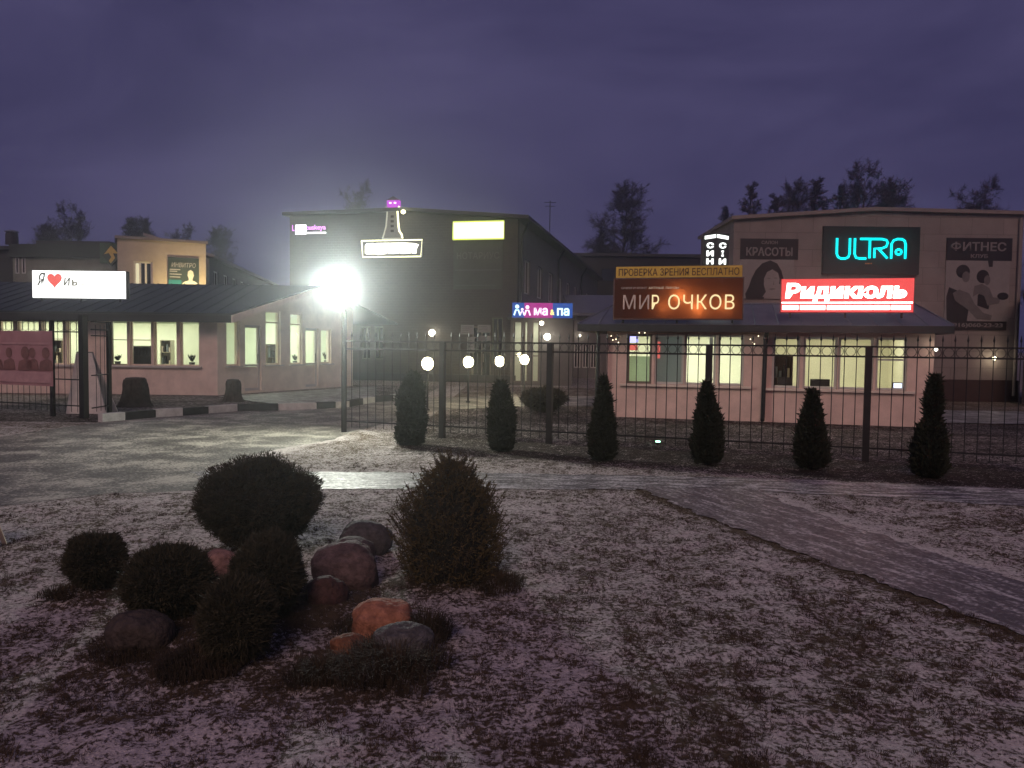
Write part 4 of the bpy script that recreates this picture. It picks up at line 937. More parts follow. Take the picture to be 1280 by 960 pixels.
for i in wz: wing[i][2] = .95
def wtop(u): return slope(u * sin(wa)) - .04
for w in wing: w[3] = min(w[3], wtop(w[0]) - .12)
mb = MB(); wall(mb, .002, WL, -.1, 5.0, .25, [tuple(w) for w in wing], ztop=wtop)
wo_ = mb.build('wall', m_cream, pav); wo_.rotation_euler.z = wa
for i, w in enumerate(wing):
    tr = ()
    if i in (2, 3): tr = (w[3] - .42,)
    if i in (1, 4):
        o = window(pav, *w, mull=(), trans=(.95,), fm=m_pvc, name='door', fw=.09); mb = MB(); mb.box(w[0]+.09, w[1]-.09, .1, .12, .15, .90); mb.build('panel', m_cream, o)
        mb = MB(); mb.tube([(w[1]-.14,.04,1.0),(w[1]-.14,.04,1.35)], .015, 6); mb.build('handle', m_black, o)
    else: o = window(pav, *w, trans=tr, fm=m_cream, sill=True)
    o.rotation_euler.z = wa
# interior: floor, ceiling and back walls; the outer walls close it
mb = MB(); poly = [(-12.4,.26),(-.35,.26),(WL*cos(wa)-.3, WL*sin(wa)-.05),(-12.4, WL*sin(wa)-.05)]
mb.add([(x,y,.03) for x,y in poly] + [(x,y,2.9) for x,y in poly], [(0,1,2,3),(7,6,5,4),(3,2,6,7),(0,3,7,4)]); 
zc = ze-.05
mb.v = [(x,y,(z if z < 1 else min(zc if y < 1 else slope(min(y, Yr))-.12, 3.2))) for x,y,z in mb.v]
mb.build('room', m_room_g, pav)
mb = MB(); mb.box(-12.3, -1.6, 2.9, 3.0, .04, 2.4); mb.build('partition', m_room_g, pav)
lamp('AREA', 'ceiling_light', (-6.6, 1.6, ze-.15), 185, (1, 1, .80), pav, shape='RECTANGLE', size=10, size_y=1.2)
lamp('AREA', 'ceiling_light', (.2, 4.4, 2.75), 130, (.93, 1, .82), pav, shape='RECTANGLE', size=1.6, size_y=3.0)
# roof
ur = Wf.U(392)  # ridge end over the wing
e1 = Lf.U(289, -eo, 392); e2x = (e*((Yr)/e.y)).x + .45
mb = MB(); A, B, C, D = (-14,-eo,ze),(e1,-eo,ze),(e2x,Yr,zr),(-14,Yr,zr); b2 = (e*(9.2/e.y)).x+.45; E5, F5 = (b2, 9.2, ze), (-14, 9.2, ze); t = .06
top_ = [A,B,C,D,E5,F5]; mb.add(top_ + [(x,y,z-t) for x,y,z in top_], [(0,1,2,3),(3,2,4,5),(9,8,7,6),(11,10,8,9),(1,7,8,2),(2,8,10,4),(0,6,7,1),(0,3,9,6),(3,5,11,9),(5,4,10,11)])
rf = mb.build('roof', m_roofd, pav)
sm = MB()
for i in range(30):
    x = -13.8 + i*.5
    x2 = min(x, 9)
    if x < e1: sm.tube([(x,-eo,ze+.015),(x + .0,Yr,zr+.015)], .015, 4)
sm.build('seam', m_roofd, rf)
mb = MB(); mb.box(-14, e1, -eo-.03, -eo+.04, ze-.30, ze-.062); mb.build('fascia', m_fascia, pav)
mb = MB(); mb.add([(e1,-eo,ze-.3),(e1,-eo,ze-.062),(e2x,Yr,zr-.062),(e2x,Yr,zr-.22),(e1+.04,-eo,ze-.3),(e1+.04,-eo,ze-.062),(e2x+.04,Yr,zr-.062),(e2x+.04,Yr,zr-.22)], [(0,1,2,3),(7,6,5,4),(4,5,1,0),(3,2,6,7),(0,3,7,4),(1,5,6,2)]); mb.build('bargeboard', m_cream, pav)
mb = MB(); mb.add([(-12.5,-eo+.04,ze-.2),(e1,-eo+.04,ze-.2),(0,0,ze-.2),(-12.5,0,ze-.2)], [(3,2,1,0)]); mb.build('soffit', m_fascia, pav)
# white sign on the pavilion roof
root, w, h = sign('shop_sign', Lf, -.55, (40,337.5,158,374), .22, 'glowing white sign with a red heart on the pavilion roof', face=em('white backlit face', (1, 1, .97), 1.9), rim=.012, legs=.1)
m_ink = pm('grey sign print', (.12,.12,.10), .6, .1, 4)
def ink(s, st): return em(s, (.62,.60,.5), st)
lettering(root, 'Я', ink('dark washed print', .10), -w*.40, h*.68, -.02, w*.088, h*.45, shear=.3, bold=.01); lettering(root, 'и', ink('washed print', .22), -w*.127, h*.60, -.02, w*.068, h*.29, shear=.15, bold=.0); lettering(root, 'ь', ink('pale washed print', .5), -w*.045, h*.565, -.02, w*.06, h*.22, bold=.02); lettering(root, '–', ink('faint washed print', 1.0), w*.04, h*.51, -.02, w*.05, h*.03)
hp = []
for k in range(40):
    tt = 2*pi*k/40; hp.append((-w*.258 + 16*sin(tt)**3/16*w*.077, h*.66 + (13*cos(tt)-5*cos(2*tt)-2*cos(3*tt)-cos(4*tt))/15*h*.27))
mb = MB(); mb.prism_y(hp, -.03, -.013); mb.build('heart', em('red heart', (1, .13, .11), .95), root)
ws_ = lamp('AREA', 'sign_glow', (0, -.1, h*.5), 26, (1, 1, .93), root, shape='RECTANGLE', size=w, size_y=h); aim(ws_, (0, -1, -.1))
# potted plants in the pavilion windows
def potted(fr, px, py, off, hgt, label, n=160):
    u, z = fr.hit(px, py, off); root = empty('potted_plant', fr.W(u, off, .9), fr.a, label, 'potted plant')
    mb = MB(); mb.lathe([(.07, 0), (.10, .15), (.105, .16)], 12); mb.build('pot', m_dark, root); mb = MB()
    for _ in range(n):
        a = R.uniform(0, 2*pi); l = R.uniform(.4, 1)*hgt; d = Vector((cos(a)*.5, sin(a)*.5, 1)).normalized(); c = Vector((0,0,.14)) + d*l*R.uniform(.3,.8); spray_mesh(mb, c, (d+Vector((R.gauss(0,.6),R.gauss(0,.6),R.gauss(0,.3)))).normalized(), l*.3, .02)
    mb.build('foliage', m_thuja, root)
potted(Lf, 240, 450, .45, .35, 'potted plant in the corner window of the rose wall')
potted(Lf, 147, 450, .45, .30, 'potted plant in the pavilion window next to the gate leaf')
potted(Wf, 369, 450, .5, .32, 'potted plant low in the narrow tall wing window')
potted(Wf, 346, 450, .5, .42, 'potted plant in the widest tall wing window')
potted(Wf, 408, 450, .5, .45, 'potted plant in the last small wing window')
cupboard(Lf, 200, 425, 214, 470, 2.0, 'pale cupboard behind the third rose wall window', m_cup, 3)
cupboard(Lf, 60, 425, 78, 470, 2.0, 'brown cupboard behind the window beside the gate post', m_cupd, 3)
cupboard(Wf, 334, 430, 347, 480, 1.6, 'brown cupboard behind the widest wing window', m_cupd, 3)
mb = MB(); u0_, u1_, z0_, z1_ = Lf.rect(163, 429, 187, 455, .4); root = empty('display_shelf', Lf.W((u0_+u1_)/2, .4, .9), 0, 'dark display shelf with goods behind the pavilion window', 'shelf')
mb.box(-.42, .42, 0, .3, .0, .03); mb.box(-.42, .42, 0, .3, .32, .35); mb.box(-.42, .42, 0, .3, .66, .69); mb.box(-.42,-.39,0.002,.298,.031,.659); mb.box(.39,.42,.002,.298,.031,.659); mb.box(-.389,.389,.28,.297,.031,.655); mb.build('shelf_frame', m_wood, root)
for k in range(7):
    x = -.33 + .11*k; mb = MB(); hh_ = R.uniform(.12,.24); mb.lathe([(.035, .352), (.035, .352+hh_*.7), (.015, .352+hh_*.8), (.015, .352+hh_)], 8, (x, .12)); mb.build('goods', m_dark, root)

# ------------------------------------------------------------------ blocks behind the pavilion
Yb = 43.0; Bf = frame_of(AT(148, 430, Yb), AT(258, 430, Yb + 2.0)); bwid = Bf.U(258)
blk = empty('clinic_block', Bf.o, Bf.a, 'cream block with a laboratory poster, lit from below, behind the pavilion', 'building')
bz0, bz1 = Bf.hit(150, 298)[1], Bf.hit(258, 305)[1]; win = Bf.rect(167, 326, 191, 356); win = (win[0], win[1], win[2]-.5, win[3])
mb = MB(); wall(mb, 0, bwid, -.1, bz0+.1, .3, [win], ztop=lambda u: bz0 + (bz1-bz0)*u/bwid); mb.box(0, .3, .301, 9, -.1, bz0-.05); mb.box(bwid-.3, bwid, .301, 9, -.1, bz1-.05); mb.box(.301, bwid-.301, 8.7, 9, -.1, bz1-.05); mb.build('wall', pm('warm cream render', (.50,.42,.32), .85, .1, 2, .2), blk)
mb = MB(); mb.add([(-.12,-.15,bz0),(bwid+.1,-.15,bz1),(bwid+.1,9.1,bz1),(-.12,9.1,bz0)] + [(-.12,-.15,bz0+.14),(bwid+.1,-.15,bz1+.14),(bwid+.1,9.1,bz1+.14),(-.12,9.1,bz0+.14)], [(0,3,2,1),(4,5,6,7),(0,1,5,4),(1,2,6,5),(2,3,7,6),(3,0,4,7)]); mb.build('roof', m_trim, blk)
w = window(blk, *win, mull=(win[0]+(win[1]-win[0])*.34, win[0]+(win[1]-win[0])*.64), fm=pm('white window paint', (.75,.72,.62), .5, .05, 5), gm=m_dkglass, fw=.10)
mb = MB(); mb.box(win[0]+.1, win[0]+(win[1]-win[0])*.3, .11, .125, win[2], win[3]-.12); mb.build('lit_pane', em('lit narrow pane', (1,.88,.55), .8), w)
pr = Bf.rect(210, 321, 249, 358, -.06); root = empty('clinic_poster', Bf.W((pr[0]+pr[1])/2, -.06, pr[2]-.4), Bf.a, 'dark green laboratory poster with a white coated figure on the cream block', 'poster'); w, h = pr[1]-pr[0], pr[3]-pr[2]+.4
mb = MB(); mb.box(-w/2, w/2, 0, .055, 0, h); mb.build('print', pm('dark green print', (.05,.075,.07), .6, .15, 3), root)
mb = MB(); mb.box(-w/2+.02, -w*.08, -.006, -.002, .02, h*.36); mb.build('teal_block', pm('teal print', (.03,.22,.24), .6, .1, 3), root)
lettering(root, 'ИНВИТРО', m_pvc, 0, h*.79, -.01, w*.78, h*.13, shear=.15)
for k, (z, s) in enumerate(((.64,.34),(.59,.24),(.51,.38),(.43,.34))):
    mb = MB(); mb.box(-w*.45, -w*.45 + w*s, -.008, -.003, h*z, h*(z+.025)); mb.build('text_line', m_pvc, root)
mb = MB(); mb.prism_y([(-w*.12,.02),(w*.47,.02),(w*.47,h*.26),(w*.38,h*.33),(w*.28,h*.36),(w*.29,h*.42),(w*.33,h*.50),(w*.30,h*.62),(w*.22,h*.66),(w*.14,h*.62),(w*.12,h*.50),(w*.16,h*.42),(w*.16,h*.36),(w*.02,h*.32),(-w*.08,h*.24)], -.012, -.006); mb.build('print_figure', pm('white coat print', (.80,.78,.66), .6, .05, 3), root)
# warm uplight in the yard behind the pavilion
fl = empty('yard_floodlight', Bf.W(bwid*.88, -1.75, 2.9), Bf.a, 'warm floodlight on a pole lighting the cream block from below', 'floodlight')
mb = MB(); mb.tube([(0,0,-3.05),(0,0,-.1)], .04, 6); mb.build('pole', m_post, fl); mb = MB(); mb.box(-.15,.15,-.08,.05,-.1,.1); mb.build('housing', m_dark, fl)
mb = MB(); mb.box(-.12,.12,.052,.06,-.08,.08); mb.build('lens', em('warm flood lens', (1,.8,.4), 12), fl)
wf_ = lamp('SPOT', 'warm_flood', Bf.W(bwid*.88, -1.6, 2.9), 1100, (1, .78, .38), None, spot_size=radians(130), spot_blend=.6, shadow_soft_size=.1); aim(wf_, Bf.v * 1 + Vector((.05, 0, .45)))
# annex with the dark band
a0, a1 = AT(18, 430, Yb+1), AT(147, 430, Yb+1); Af = frame_of(a0, a1); aw = Af.U(146.5); az = Af.hit(80, 306)[1]
anx = empty('flat_roofed_annex', Af.o, Af.a, 'dim grey annex with a dark green fascia band beside the cream block', 'building')
mb = MB(); mb.box(0, aw-.03, 0, 8, -.1, az-.72); mb.build('wall', pm('dim grey render', (.16,.16,.13), .85, .2, 1.5, .2), anx)
mb = MB(); mb.box(-.1, aw-.8, -.18, 8.1, az-.718, az); mb.build('fascia', pm('dark green fascia', (.025,.035,.03), .6, .2, 2), anx)
mb = MB(); mb.box(aw-.798, aw-.04, -.2, .2, az-1.0, az+.1); mb.build('green_panel', pm('green panel', (.05,.10,.055), .6, .2, 2), anx)
mb = MB(); mb.box(aw*.24, aw-.3, -.1, 8.0, az+.002, az+.2); mb.build('roof', m_fascia, anx)
mb = MB(); u, z = Af.hit(100, 300); 
for px in (22, 30):
    r_ = Af.rect(px-2.5, 322, px+2.5, 342); window(anx, *r_, y=-.04, gm=m_dkglass, fw=.05)
# rhombus emblem
u, z = Af.hit(139, 319, -.3); root = empty('emblem_sign', Af.W(u, -.3, z), Af.a, 'yellow diamond shaped emblem beside the green panel', 'sign'); s = .52
mb = MB(); mb.prism_y([(0,-s*1.15),(s,-.0),(0,s*1.15),(-s,.0)], 0, .08); mb.build('diamond', pm('dark emblem', (.03,.05,.03), .6, .1, 3), root)
mb = MB(); mb.prism_y([(-.38,.05),(0,.52),(.38,.10),(.1,.1),(.22,-.15),(-.02,-.45),(-.12,-.3),(.02,-.1),(-.12,.12)], -.03, -.004); mb.build('yellow_mark', pm('yellow emblem', (.62,.45,.10), .6, .1, 3), root)
# long row behind
q0, q1 = AT(262, 430, 52), AT(352, 430, 82); Rf = frame_of(q0, q1); rw = Rf.U(352); rzz = Rf.hit(264, 318)[1]
row = empty('long_block', Rf.o, Rf.a, 'long grey block with tall windows receding behind the pavilion roof', 'building')
ops = [(1.2 + i*2.9, 2.6 + i*2.9, rzz-3.0, rzz-1.0) for i in range(int((rw-3)/2.9))]
mb = MB(); wall(mb, 0, rw, -.1, rzz-.3, .3, ops); mb.box(-.0, .3, .301, 8, -.1, rzz-.3); mb.build('wall', pm('grey render row', (.20,.185,.18), .85, .12, 1, .2), row)
for o in ops: window(row, *o, mull=((o[0]+o[1])/2,), gm=m_dkglass, fw=.09)
mb = MB(); mb.add([(-.3,-.4,rzz-.3),(rw,-.4,rzz-.3),(rw,4,rzz+1.0),(-.3,4,rzz+1.0),(-.3,-.4,rzz-.1),(rw,-.4,rzz-.1),(rw,4,rzz+1.2),(-.3,4,rzz+1.2)], [(0,1,5,4),(4,5,6,7),(0,4,7,3),(1,2,6,5),(3,7,6,2),(0,3,2,1)]); mb.build('roof', m_trim, row)
# chimney on far left
p = AT(15, 308, 60); root = empty('roof_tank', (p.x, 60, 0), 0, 'small dark tank with a pale lid against the sky, on a far mast', 'tank'); zt = AT(15, 288, 60).z; zb = AT(15, 306, 60).z
mb = MB(); mb.tube([(0,0,-.1),(0,0,zb)], .2, 8); mb.build('mast', m_far, root); mb = MB(); mb.lathe([(.45,zb),(.42,zt-.3),(.35,zt-.15)], 14); mb.build('body', m_far, root); mb = MB(); mb.lathe([(.47,zt-.149),(.5,zt-.1),(.3,zt)], 14); mb.build('lid', m_roof, root)
p0 = AT(-60, 430, 50); root = empty('low_shed', (p0.x, 50, 0), 0, 'dark low shed behind the pavilion roof at the frame edge', 'shed'); zz = AT(10, 312, 50).z
mb = MB(); mb.box(0, AT(19,430,50).x-p0.x, 0, 6, -.1, zz); mb.build('wall', m_far, root); mb = MB(); mb.box(-.2, AT(20,430,50).x-p0.x, -.3, 6.2, zz+.002, zz+.2); mb.build('roof', m_fascia, root)

# ------------------------------------------------------------------ middle brick block
cr = AT(645, 480, 37.0); fr_ = AT(745, 430, 70.0); sd = (fr_ - cr).xy.normalized(); front_dir = Vector((sd.y, -sd.x)); ang = math.atan2(front_dir.y, front_dir.x)
mw = 11.6; Mo = Vector((cr.x, cr.y)) - front_dir * mw; Mf = Frame(Mo.x, Mo.y, ang); Sf = Frame(cr.x, cr.y, math.atan2(sd.y, sd.x))
mblk = empty('brick_block', Mf.o, Mf.a, 'dark brown brick two storey block with several lit signs on its front', 'building')
mz = Mf.hit(644, 272)[1]; mzl = Mf.hit(350, 270)[1]; mzp = Mf.hit(505, 264)[1]; mup = Mf.U(505); SL = 34.0
gw = Mf.rect(615, 397, 628, 442); gw = (gw[0], gw[1], .9, gw[3]); gd = Mf.rect(590, 408, 613, 470); gd = (gd[0], gd[1], .05, gd[3])
lw = [Mf.rect(x, 412, x+11, 455) for x in (452, 468, 500)]; lw = [(a, b, 1.0, 2.6) for a, b, c, d in lw]
def mtop(u): return mzl + (mzp-mzl)*u/mup if u < mup else mzp + (mz-mzp)*(u-mup)/(mw-mup)
mb = MB(); wall(mb, 0, mup, -.1, 12, .35, [o for o in lw if o[1] < mup], ztop=mtop); wall(mb, mup, mw, -.1, 12, .35, [gw, gd] + [o for o in lw if o[0] > mup], ztop=mtop); mb.build('front_wall', m_brick, mblk)
for o in [gw] + lw: window(mblk, *o, fm=pm('green brown frame', (.10,.11,.07), .6, .1, 4), gm=m_dkglass, mull=((o[0]+o[1])/2,))
d_ = window(mblk, *gd, trans=(2.1,), fm=m_pvcd, gm=m_dkglass, name='door', mull=((gd[0]+gd[1])/2,))
mb = MB(); mb.tube([((gd[0]+gd[1])/2+.1,.03,.95),((gd[0]+gd[1])/2+.1,.03,1.35)], .02, 6); mb.build('handle', m_trim, d_)
# side wall, in the block's own space: local x = mw, going into +y
def side_openings():
    out = []
    for i in range(9):
        y = 1.6 + i*3.5
        out.append((y, y+1.5, 4.3, 6.0)); 
        if i not in (0, 1): out.append((y, y+1.5, 1.1, 2.8))
    return out
so = side_openings(); mb = MB(); wall(mb, .352, SL, -.1, mz-.15, .35, so); sw = mb.build('side_wall', m_side, mblk); sw.location = (mw, 0, 0); sw.rotation_euler.z = pi/2
for i, o in enumerate(so):
    ww = window(mblk, *o, mull=((o[0]+o[1])/2,), fm=m_pvc, gm=m_dkglass, fw=.08); ww.location = (mw, 0, 0); ww.rotation_euler.z = pi/2
    if i == 5: 
        q = MB(); q.box(o[0]+.1, (o[0]+o[1])/2-.06, .10, .11, o[2]+.1, o[3]-.1); k = q.build('lit_pane', em('lit far pane', (.85,.9,.45), .45), ww)
mb = MB(); mb.box(0, .35, .352, SL, -.1, mzl-.1); mb.box(.352, mw-.352, SL-.35, SL, -.1, mz-.1); mb.build('rear_wall', m_side, mblk)
mb = MB()
for (a, b, ya, yb) in (((-.25, mzl), (mup, mzp), -.3, SL+.3), ((mup, mzp), (mw+.55, mz-.08), -.3, SL+.3)):
    vs = [(a[0],ya,a[1]-.02),(b[0],ya,b[1]-.02),(b[0],yb,b[1]-.02),(a[0],yb,a[1]-.02)]
    mb.add(vs + [(x,y,z+.16) for x,y,z in vs], [(0,3,2,1),(4,5,6,7),(0,1,5,4),(1,2,6,5),(2,3,7,6),(3,0,4,7)])
mb.build('roof', m_fascia, mblk)
for yy in (.5, 11.5, 22.5):
    mb = MB(); mb.tube([(mw+.45,yy,mz-.15),(mw+.1,yy,mz-.75),(mw+.1,yy,.1)], .06, 8); mb.build('downpipe', m_fascia, mblk)
mb = MB(); mb.box(mup-3, mw-.0, -.12, -.002, -.1, .35); mb.build('plinth', m_kblack, mblk)
# notices and lettering on the brick front
for (r_, lab) in (((576,406,592,418), 'upper pale notice nearest the wide entrance window'), ((584,421,593,441), 'tall narrow pale notice on the brick front'), ((597,406,613,415.5), 'wide pale notice above the brick block door'), ((597,419.5,613,426), 'second wide pale notice under the first')):
    a, b, c, d = Mf.rect(*r_, -.05); root = empty('wall_notice', Mf.W((a+b)/2, -.05, c), Mf.a, lab, 'notice', 'notices by the brick block entrance')
    mb = MB(); mb.box(-(b-a)/2, (b-a)/2, 0, .045, 0, d-c); mb.build('board', pm('grey notice', (.22,.22,.21), .6, .1, 5), root)
    mb = MB()
    for k in range(4): mb.box(-(b-a)*.4, (b-a)*R.uniform(.1,.4), -.005, -.002, (d-c)*(.15+.2*k), (d-c)*(.2+.2*k))
    mb.build('text_lettering', m_cabinet, root)
a, b, c, d = Mf.rect(567, 302, 628, 361, -.05); root = empty('notary_board', Mf.W((a+b)/2, -.05, c), Mf.a, 'dark unlit notary board under the blank yellow sign', 'sign'); w, h = b-a, d-c
mb = MB(); mb.box(-w/2, w/2, 0, .045, 0, h); mb.build('board', pm('dark green board', (.05,.055,.045), .6, .2, 2), root)
m_faint = pm('faded letters', (.12,.12,.105), .6, .1, 4)
lettering(root, 'НОТАРИУС', m_faint, 0, h*.70, -.008, w*.86, h*.14); mb = MB(); mb.box(-w*.47, w*.47, -.01, -.003, h*.385, h*.41); mb.build('line', m_cabinet, root); mb = MB(); mb.box(-w*.45, w*.35, -.01, -.003, h*.07, h*.085); mb.build('line', m_cabinet, root)
# blank yellow box
root, w, h = sign('lit_box_sign', Mf, -.22, (566.5,277.5,630,298.5), .18, 'blank yellow white glowing box sign near the brick corner', face=em('yellow white face', (1, 1, .55), 2.0), rim=.02, cab=pm('yellow edge', (.5,.5,.15), .5, .1, 3))
mb = MB(); mb.tube([(-w/2,-.03,0),(w/2,-.03,0),(w/2,-.03,h),(-w/2,-.03,h),(-w/2,-.03,0)], .035, 6); mb.build('glowing_rim', em('yellow green rim', (.72, .85, .12), 1.1), root)
yl = lamp('AREA', 'sign_glow', (0, -.1, h*.5), 12, (1, 1, .55), root, shape='RECTANGLE', size=w, size_y=h); aim(yl, (0, -1, -.3))
# pink script
a, b, c, d = Mf.rect(364, 280, 408, 294, -.12); root = empty('script_sign', Mf.W((a+b)/2, -.12, c), Mf.a, 'small purple neon script sign with a white square high on the brick front', 'sign'); w, h = b-a, d-c; m_pk = em('purple neon script', (.85, .30, .95), 1.7); m_wh = em('white sign block', (1, .97, 1), 2.4)
mb = MB(); mb.box(-w*.5, w*.5, .05, .1, h*.1, h*.9); mb.build('backing', m_pdark, root)
lettering(root, 'L', m_pk, -w*.44, h*.66, 0, w*.06, h*.5, bold=.02); mb = MB(); mb.box(-w*.38, -w*.08, -.01, .05, h*.12, h*.92); mb.build('white_square', m_wh, root); lettering(root, 'cuskeya', m_pk, w*.20, h*.62, 0, w*.56, h*.52, bold=.02); mb = MB(); mb.box(-w*.06, w*.48, -.005, .049, h*.16, h*.28); mb.build('white_line', m_wh, root)
# lighthouse emblem and its boxed lettering
a, b, c, d = Mf.rect(452, 301, 527.5, 320.5, -.2); root = empty('lighthouse_sign', Mf.W((a+b)/2, -.2, c), Mf.a, 'lighthouse shaped sign with a purple lantern over a burnt out glowing framed name', 'sign'); w, h = b-a, d-c; m_ol = em('warm white outline', (1, .95, .62), 2.2)
mb = MB(); mb.box(-w*.49, w*.49, .06, .16, .03, h-.03); mb.build('backing', m_cabinet, root)
mb = MB(); mb.tube([(-w/2,0,h),(-w*.48,0,0),(w*.48,0,0),(w/2,0,h),(-w/2,0,h)], h*.045, 6); mb.build('frame_tube', m_ol, root)
mb = MB(); mb.prism_y([((x-.5)*w, z*h) for x, z in ((.06,.22),(.08,.19),(.24,.19),(.26,.14),(.33,.17),(.40,.19),(.43,.28),(.46,.20),(.60,.20),(.62,.27),(.65,.19),(.80,.20),(.82,.25),(.84,.20),(.90,.19),(.905,.45),(.94,.72),(.87,.80),(.72,.84),(.24,.84),(.22,.76),(.20,.84),(.09,.83),(.06,.70))], .0, .05)
mb.build('lettering', em('white hot outline letters', (1,.97,.8), 3.5), root)
Z = lambda py: Mf.hit(490, py, -.2)[1] - c
xx = lambda px: Mf.U(px, -.2, 270) - (a+b)/2
mb = MB(); mb.prism_y([(xx(479),Z(298)),(xx(503),Z(298)),(xx(500),Z(290)),(xx(497.5),Z(282)),(xx(496),Z(264)),(xx(484),Z(264)),(xx(483),Z(282)),(xx(481.5),Z(290))], .05, .25); mb.build('tower', pm('grey tower panel', (.20,.20,.19), .6, .1, 3), root)
mb = MB(); mb.tube([(xx(503),.02,Z(298)),(xx(502),.02,Z(293)),(xx(499),.02,Z(289)),(xx(498),.02,Z(282)),(xx(496.5),.02,Z(262)),(xx(499),.02,Z(258))], .045, 6); mb.build('bright_outline', m_ol, root)
mb = MB(); mb.tube([(xx(478),.02,Z(298)),(xx(480),.02,Z(292)),(xx(482.5),.02,Z(282)),(xx(484),.02,Z(262)),(xx(482),.02,Z(258))], .035, 6); mb.tube([(xx(478),.02,Z(298)),(xx(503),.02,Z(298))], .03, 6); mb.build('dim_outline', em('dim outline', (1,.95,.75), .45), root)
for k in range(4): mb = MB(); mb.box(xx(488), xx(492), .035, .045, Z(290-6*k), Z(287-6*k)); mb.build('tower_window', m_pdark, root)
mb = MB(); mb.prism_y([(xx(483),Z(258)),(xx(498),Z(258)),(xx(498),Z(250)),(xx(483),Z(250))], .04, .3); mb.build('lantern', em('purple lantern', (.62,.06,.75), 1.0), root)
mb = MB(); mb.box(xx(486), xx(489), .02, .035, Z(254.6), Z(252.6)); mb.box(xx(492), xx(495), .02, .035, Z(254.6), Z(252.6)); mb.build('lantern_print', em('pink marks', (1,.75,1), 1.8), root)
mb = MB(); mb.prism_y([(xx(482),Z(249.8)),(xx(499),Z(249.8)),(xx(491),Z(245))], .03, .32); mb.build('lantern_roof', m_cabinet, root)
u, z = Mf.hit(504, 264.5, -.35); root = empty('roof_spotlight', Mf.W(u, -.35, z), Mf.a, 'small yellowish spotlight on the roof edge beside the lighthouse sign', 'spotlight')
mb = MB(); mb.tube([(0,.35,.0),(0,0,.05)], .03, 6); mb.build('bracket', m_black, root); mb = MB(); mb.lathe([(.02,-.11),(.11,-.05),(.11,.03),(.03,.09)], 10); mb.build('lens', em('spot lens', (1,.95,.5), 5), root)
lamp('POINT', 'spot_glow', Mf.W(u, -.55, z), 14, (1, .95, .5), None, shadow_soft_size=.1)
wall_lamp(Mf, 540, 416, -.3, 'bright wall lamp on the brick front above the brightest garden lamp', (1, .93, .70), 22, 22, .15)

# glazed porch with the blue and magenta sign
Pf = Frame(AT(638, 430, 35.2).x, 35.2, 0); pw = Pf.U(716)
porch = empty('glazed_porch', Pf.o, 0, 'glazed side entrance porch glowing under the blue and magenta sign', 'porch')
zt = Pf.hit(670, 398)[1]; pops = [Pf.rect(x0, 399, x1, 452) for x0, x1 in ((641,652.5),(655.5,660),(665.5,674))]; pops = [(a, b, .12, zt-.12) for a, b, c, d in pops]
mb = MB(); wall(mb, 0, pw, -.05, zt, .2, pops); mb.box(0, .2, .201, 1.75, -.05, zt); mb.box(pw-.2, pw, .201, 4.5, -.05, zt); mb.build('wall', pm('porch render', (.12,.11,.105), .8, .15, 3), porch)
for o in pops: window(porch, *o, trans=(1.3,), fm=m_pvcd, name='door' if o is pops[2] else 'window')
mb = MB(); mb.box(-.15, pw+.15, -.3, 4.5, zt+.002, zt+.15); mb.build('roof', m_fascia, porch)
mb = MB(); mb.add([(.21,1.7,0),(pw-.21,1.7,0),(pw-.21,1.7,zt),(.21,1.7,zt),(.21,.21,0),(pw-.21,.21,0)], [(0,1,2,3),(4,5,1,0)]); mb.build('room', m_room_w, porch)
lamp('AREA', 'ceiling_light', (pw*.35, .9, zt-.08), 26, (1, .95, .75), porch, shape='RECTANGLE', size=1.2, size_y=.6)
root, w, h = sign('shop_sign', Pf, -.45, (640.5,378,715.5,398), .2, 'blue and magenta glowing sign with little people over the porch', cab=pm('sign edge dark', (.05,.03,.08), .5, .1, 3))
for (x0, x1, cc, nm) in ((-.5,-.30,(.03,.10,.42),'blue'),(-.30,.17,(.50,.045,.30),'magenta'),(.17,.5,(.03,.10,.42),'blue')):
    mb = MB(); mb.box(x0*w, x1*w, -.012, -.003, .01, h-.01); mb.build('face_panel', em(nm+' backlit face', cc, .9), root)
m_cy, m_pw, m_yw = em('cyan figure glow', (.65, .95, 1), 1.8), em('pink white glow', (1, .75, .98), 1.7), em('yellow glow', (1, .85, .3), 1.5)
def figure(cx, s, m):
    mb = MB(); mb.prism_y(ell(cx, h*.16+h*.54*s, h*.125*s, h*.125*s, 14), -.025, -.014); mb.tube([(cx-h*.19*s,-.02,h*.16),(cx-h*.08*s,-.02,h*.16+h*.33*s),(cx+h*.08*s,-.02,h*.16+h*.33*s),(cx+h*.19*s,-.02,h*.16)], h*.045*s+.008, 6); mb.build('figure_print', m, root)
figure(-w*.42, 1.05, m_cy); figure(-w*.335, .72, m_pw); figure(-w*.25, 1.0, m_pw)
lettering(root, 'ма', m_pw, -w*.027, h*.42, -.02, w*.23, h*.50, bold=.03); lettering(root, '&', m_yw, w*.165, h*.38, -.02, w*.075, h*.36, bold=.03); lettering(root, 'па', m_cy, w*.345, h*.42, -.02, w*.205, h*.50, bold=.03)
ml = lamp('AREA', 'sign_glow', (0, -.1, h*.5), 5, (.7, .3, .9), root, shape='RECTANGLE', size=w, size_y=h); aim(ml, (0, -1, -.2))
wall_lamp(Pf, 684, 421, -.35, 'bright lamp beside the porch door just above a fence post', (1, .95, .78), 22, 16, .14)
wall_lamp(Pf, 677, 404, -.35, 'lamp tucked under the blue and magenta porch sign', (1, .86, .66), 14, 6, .09)
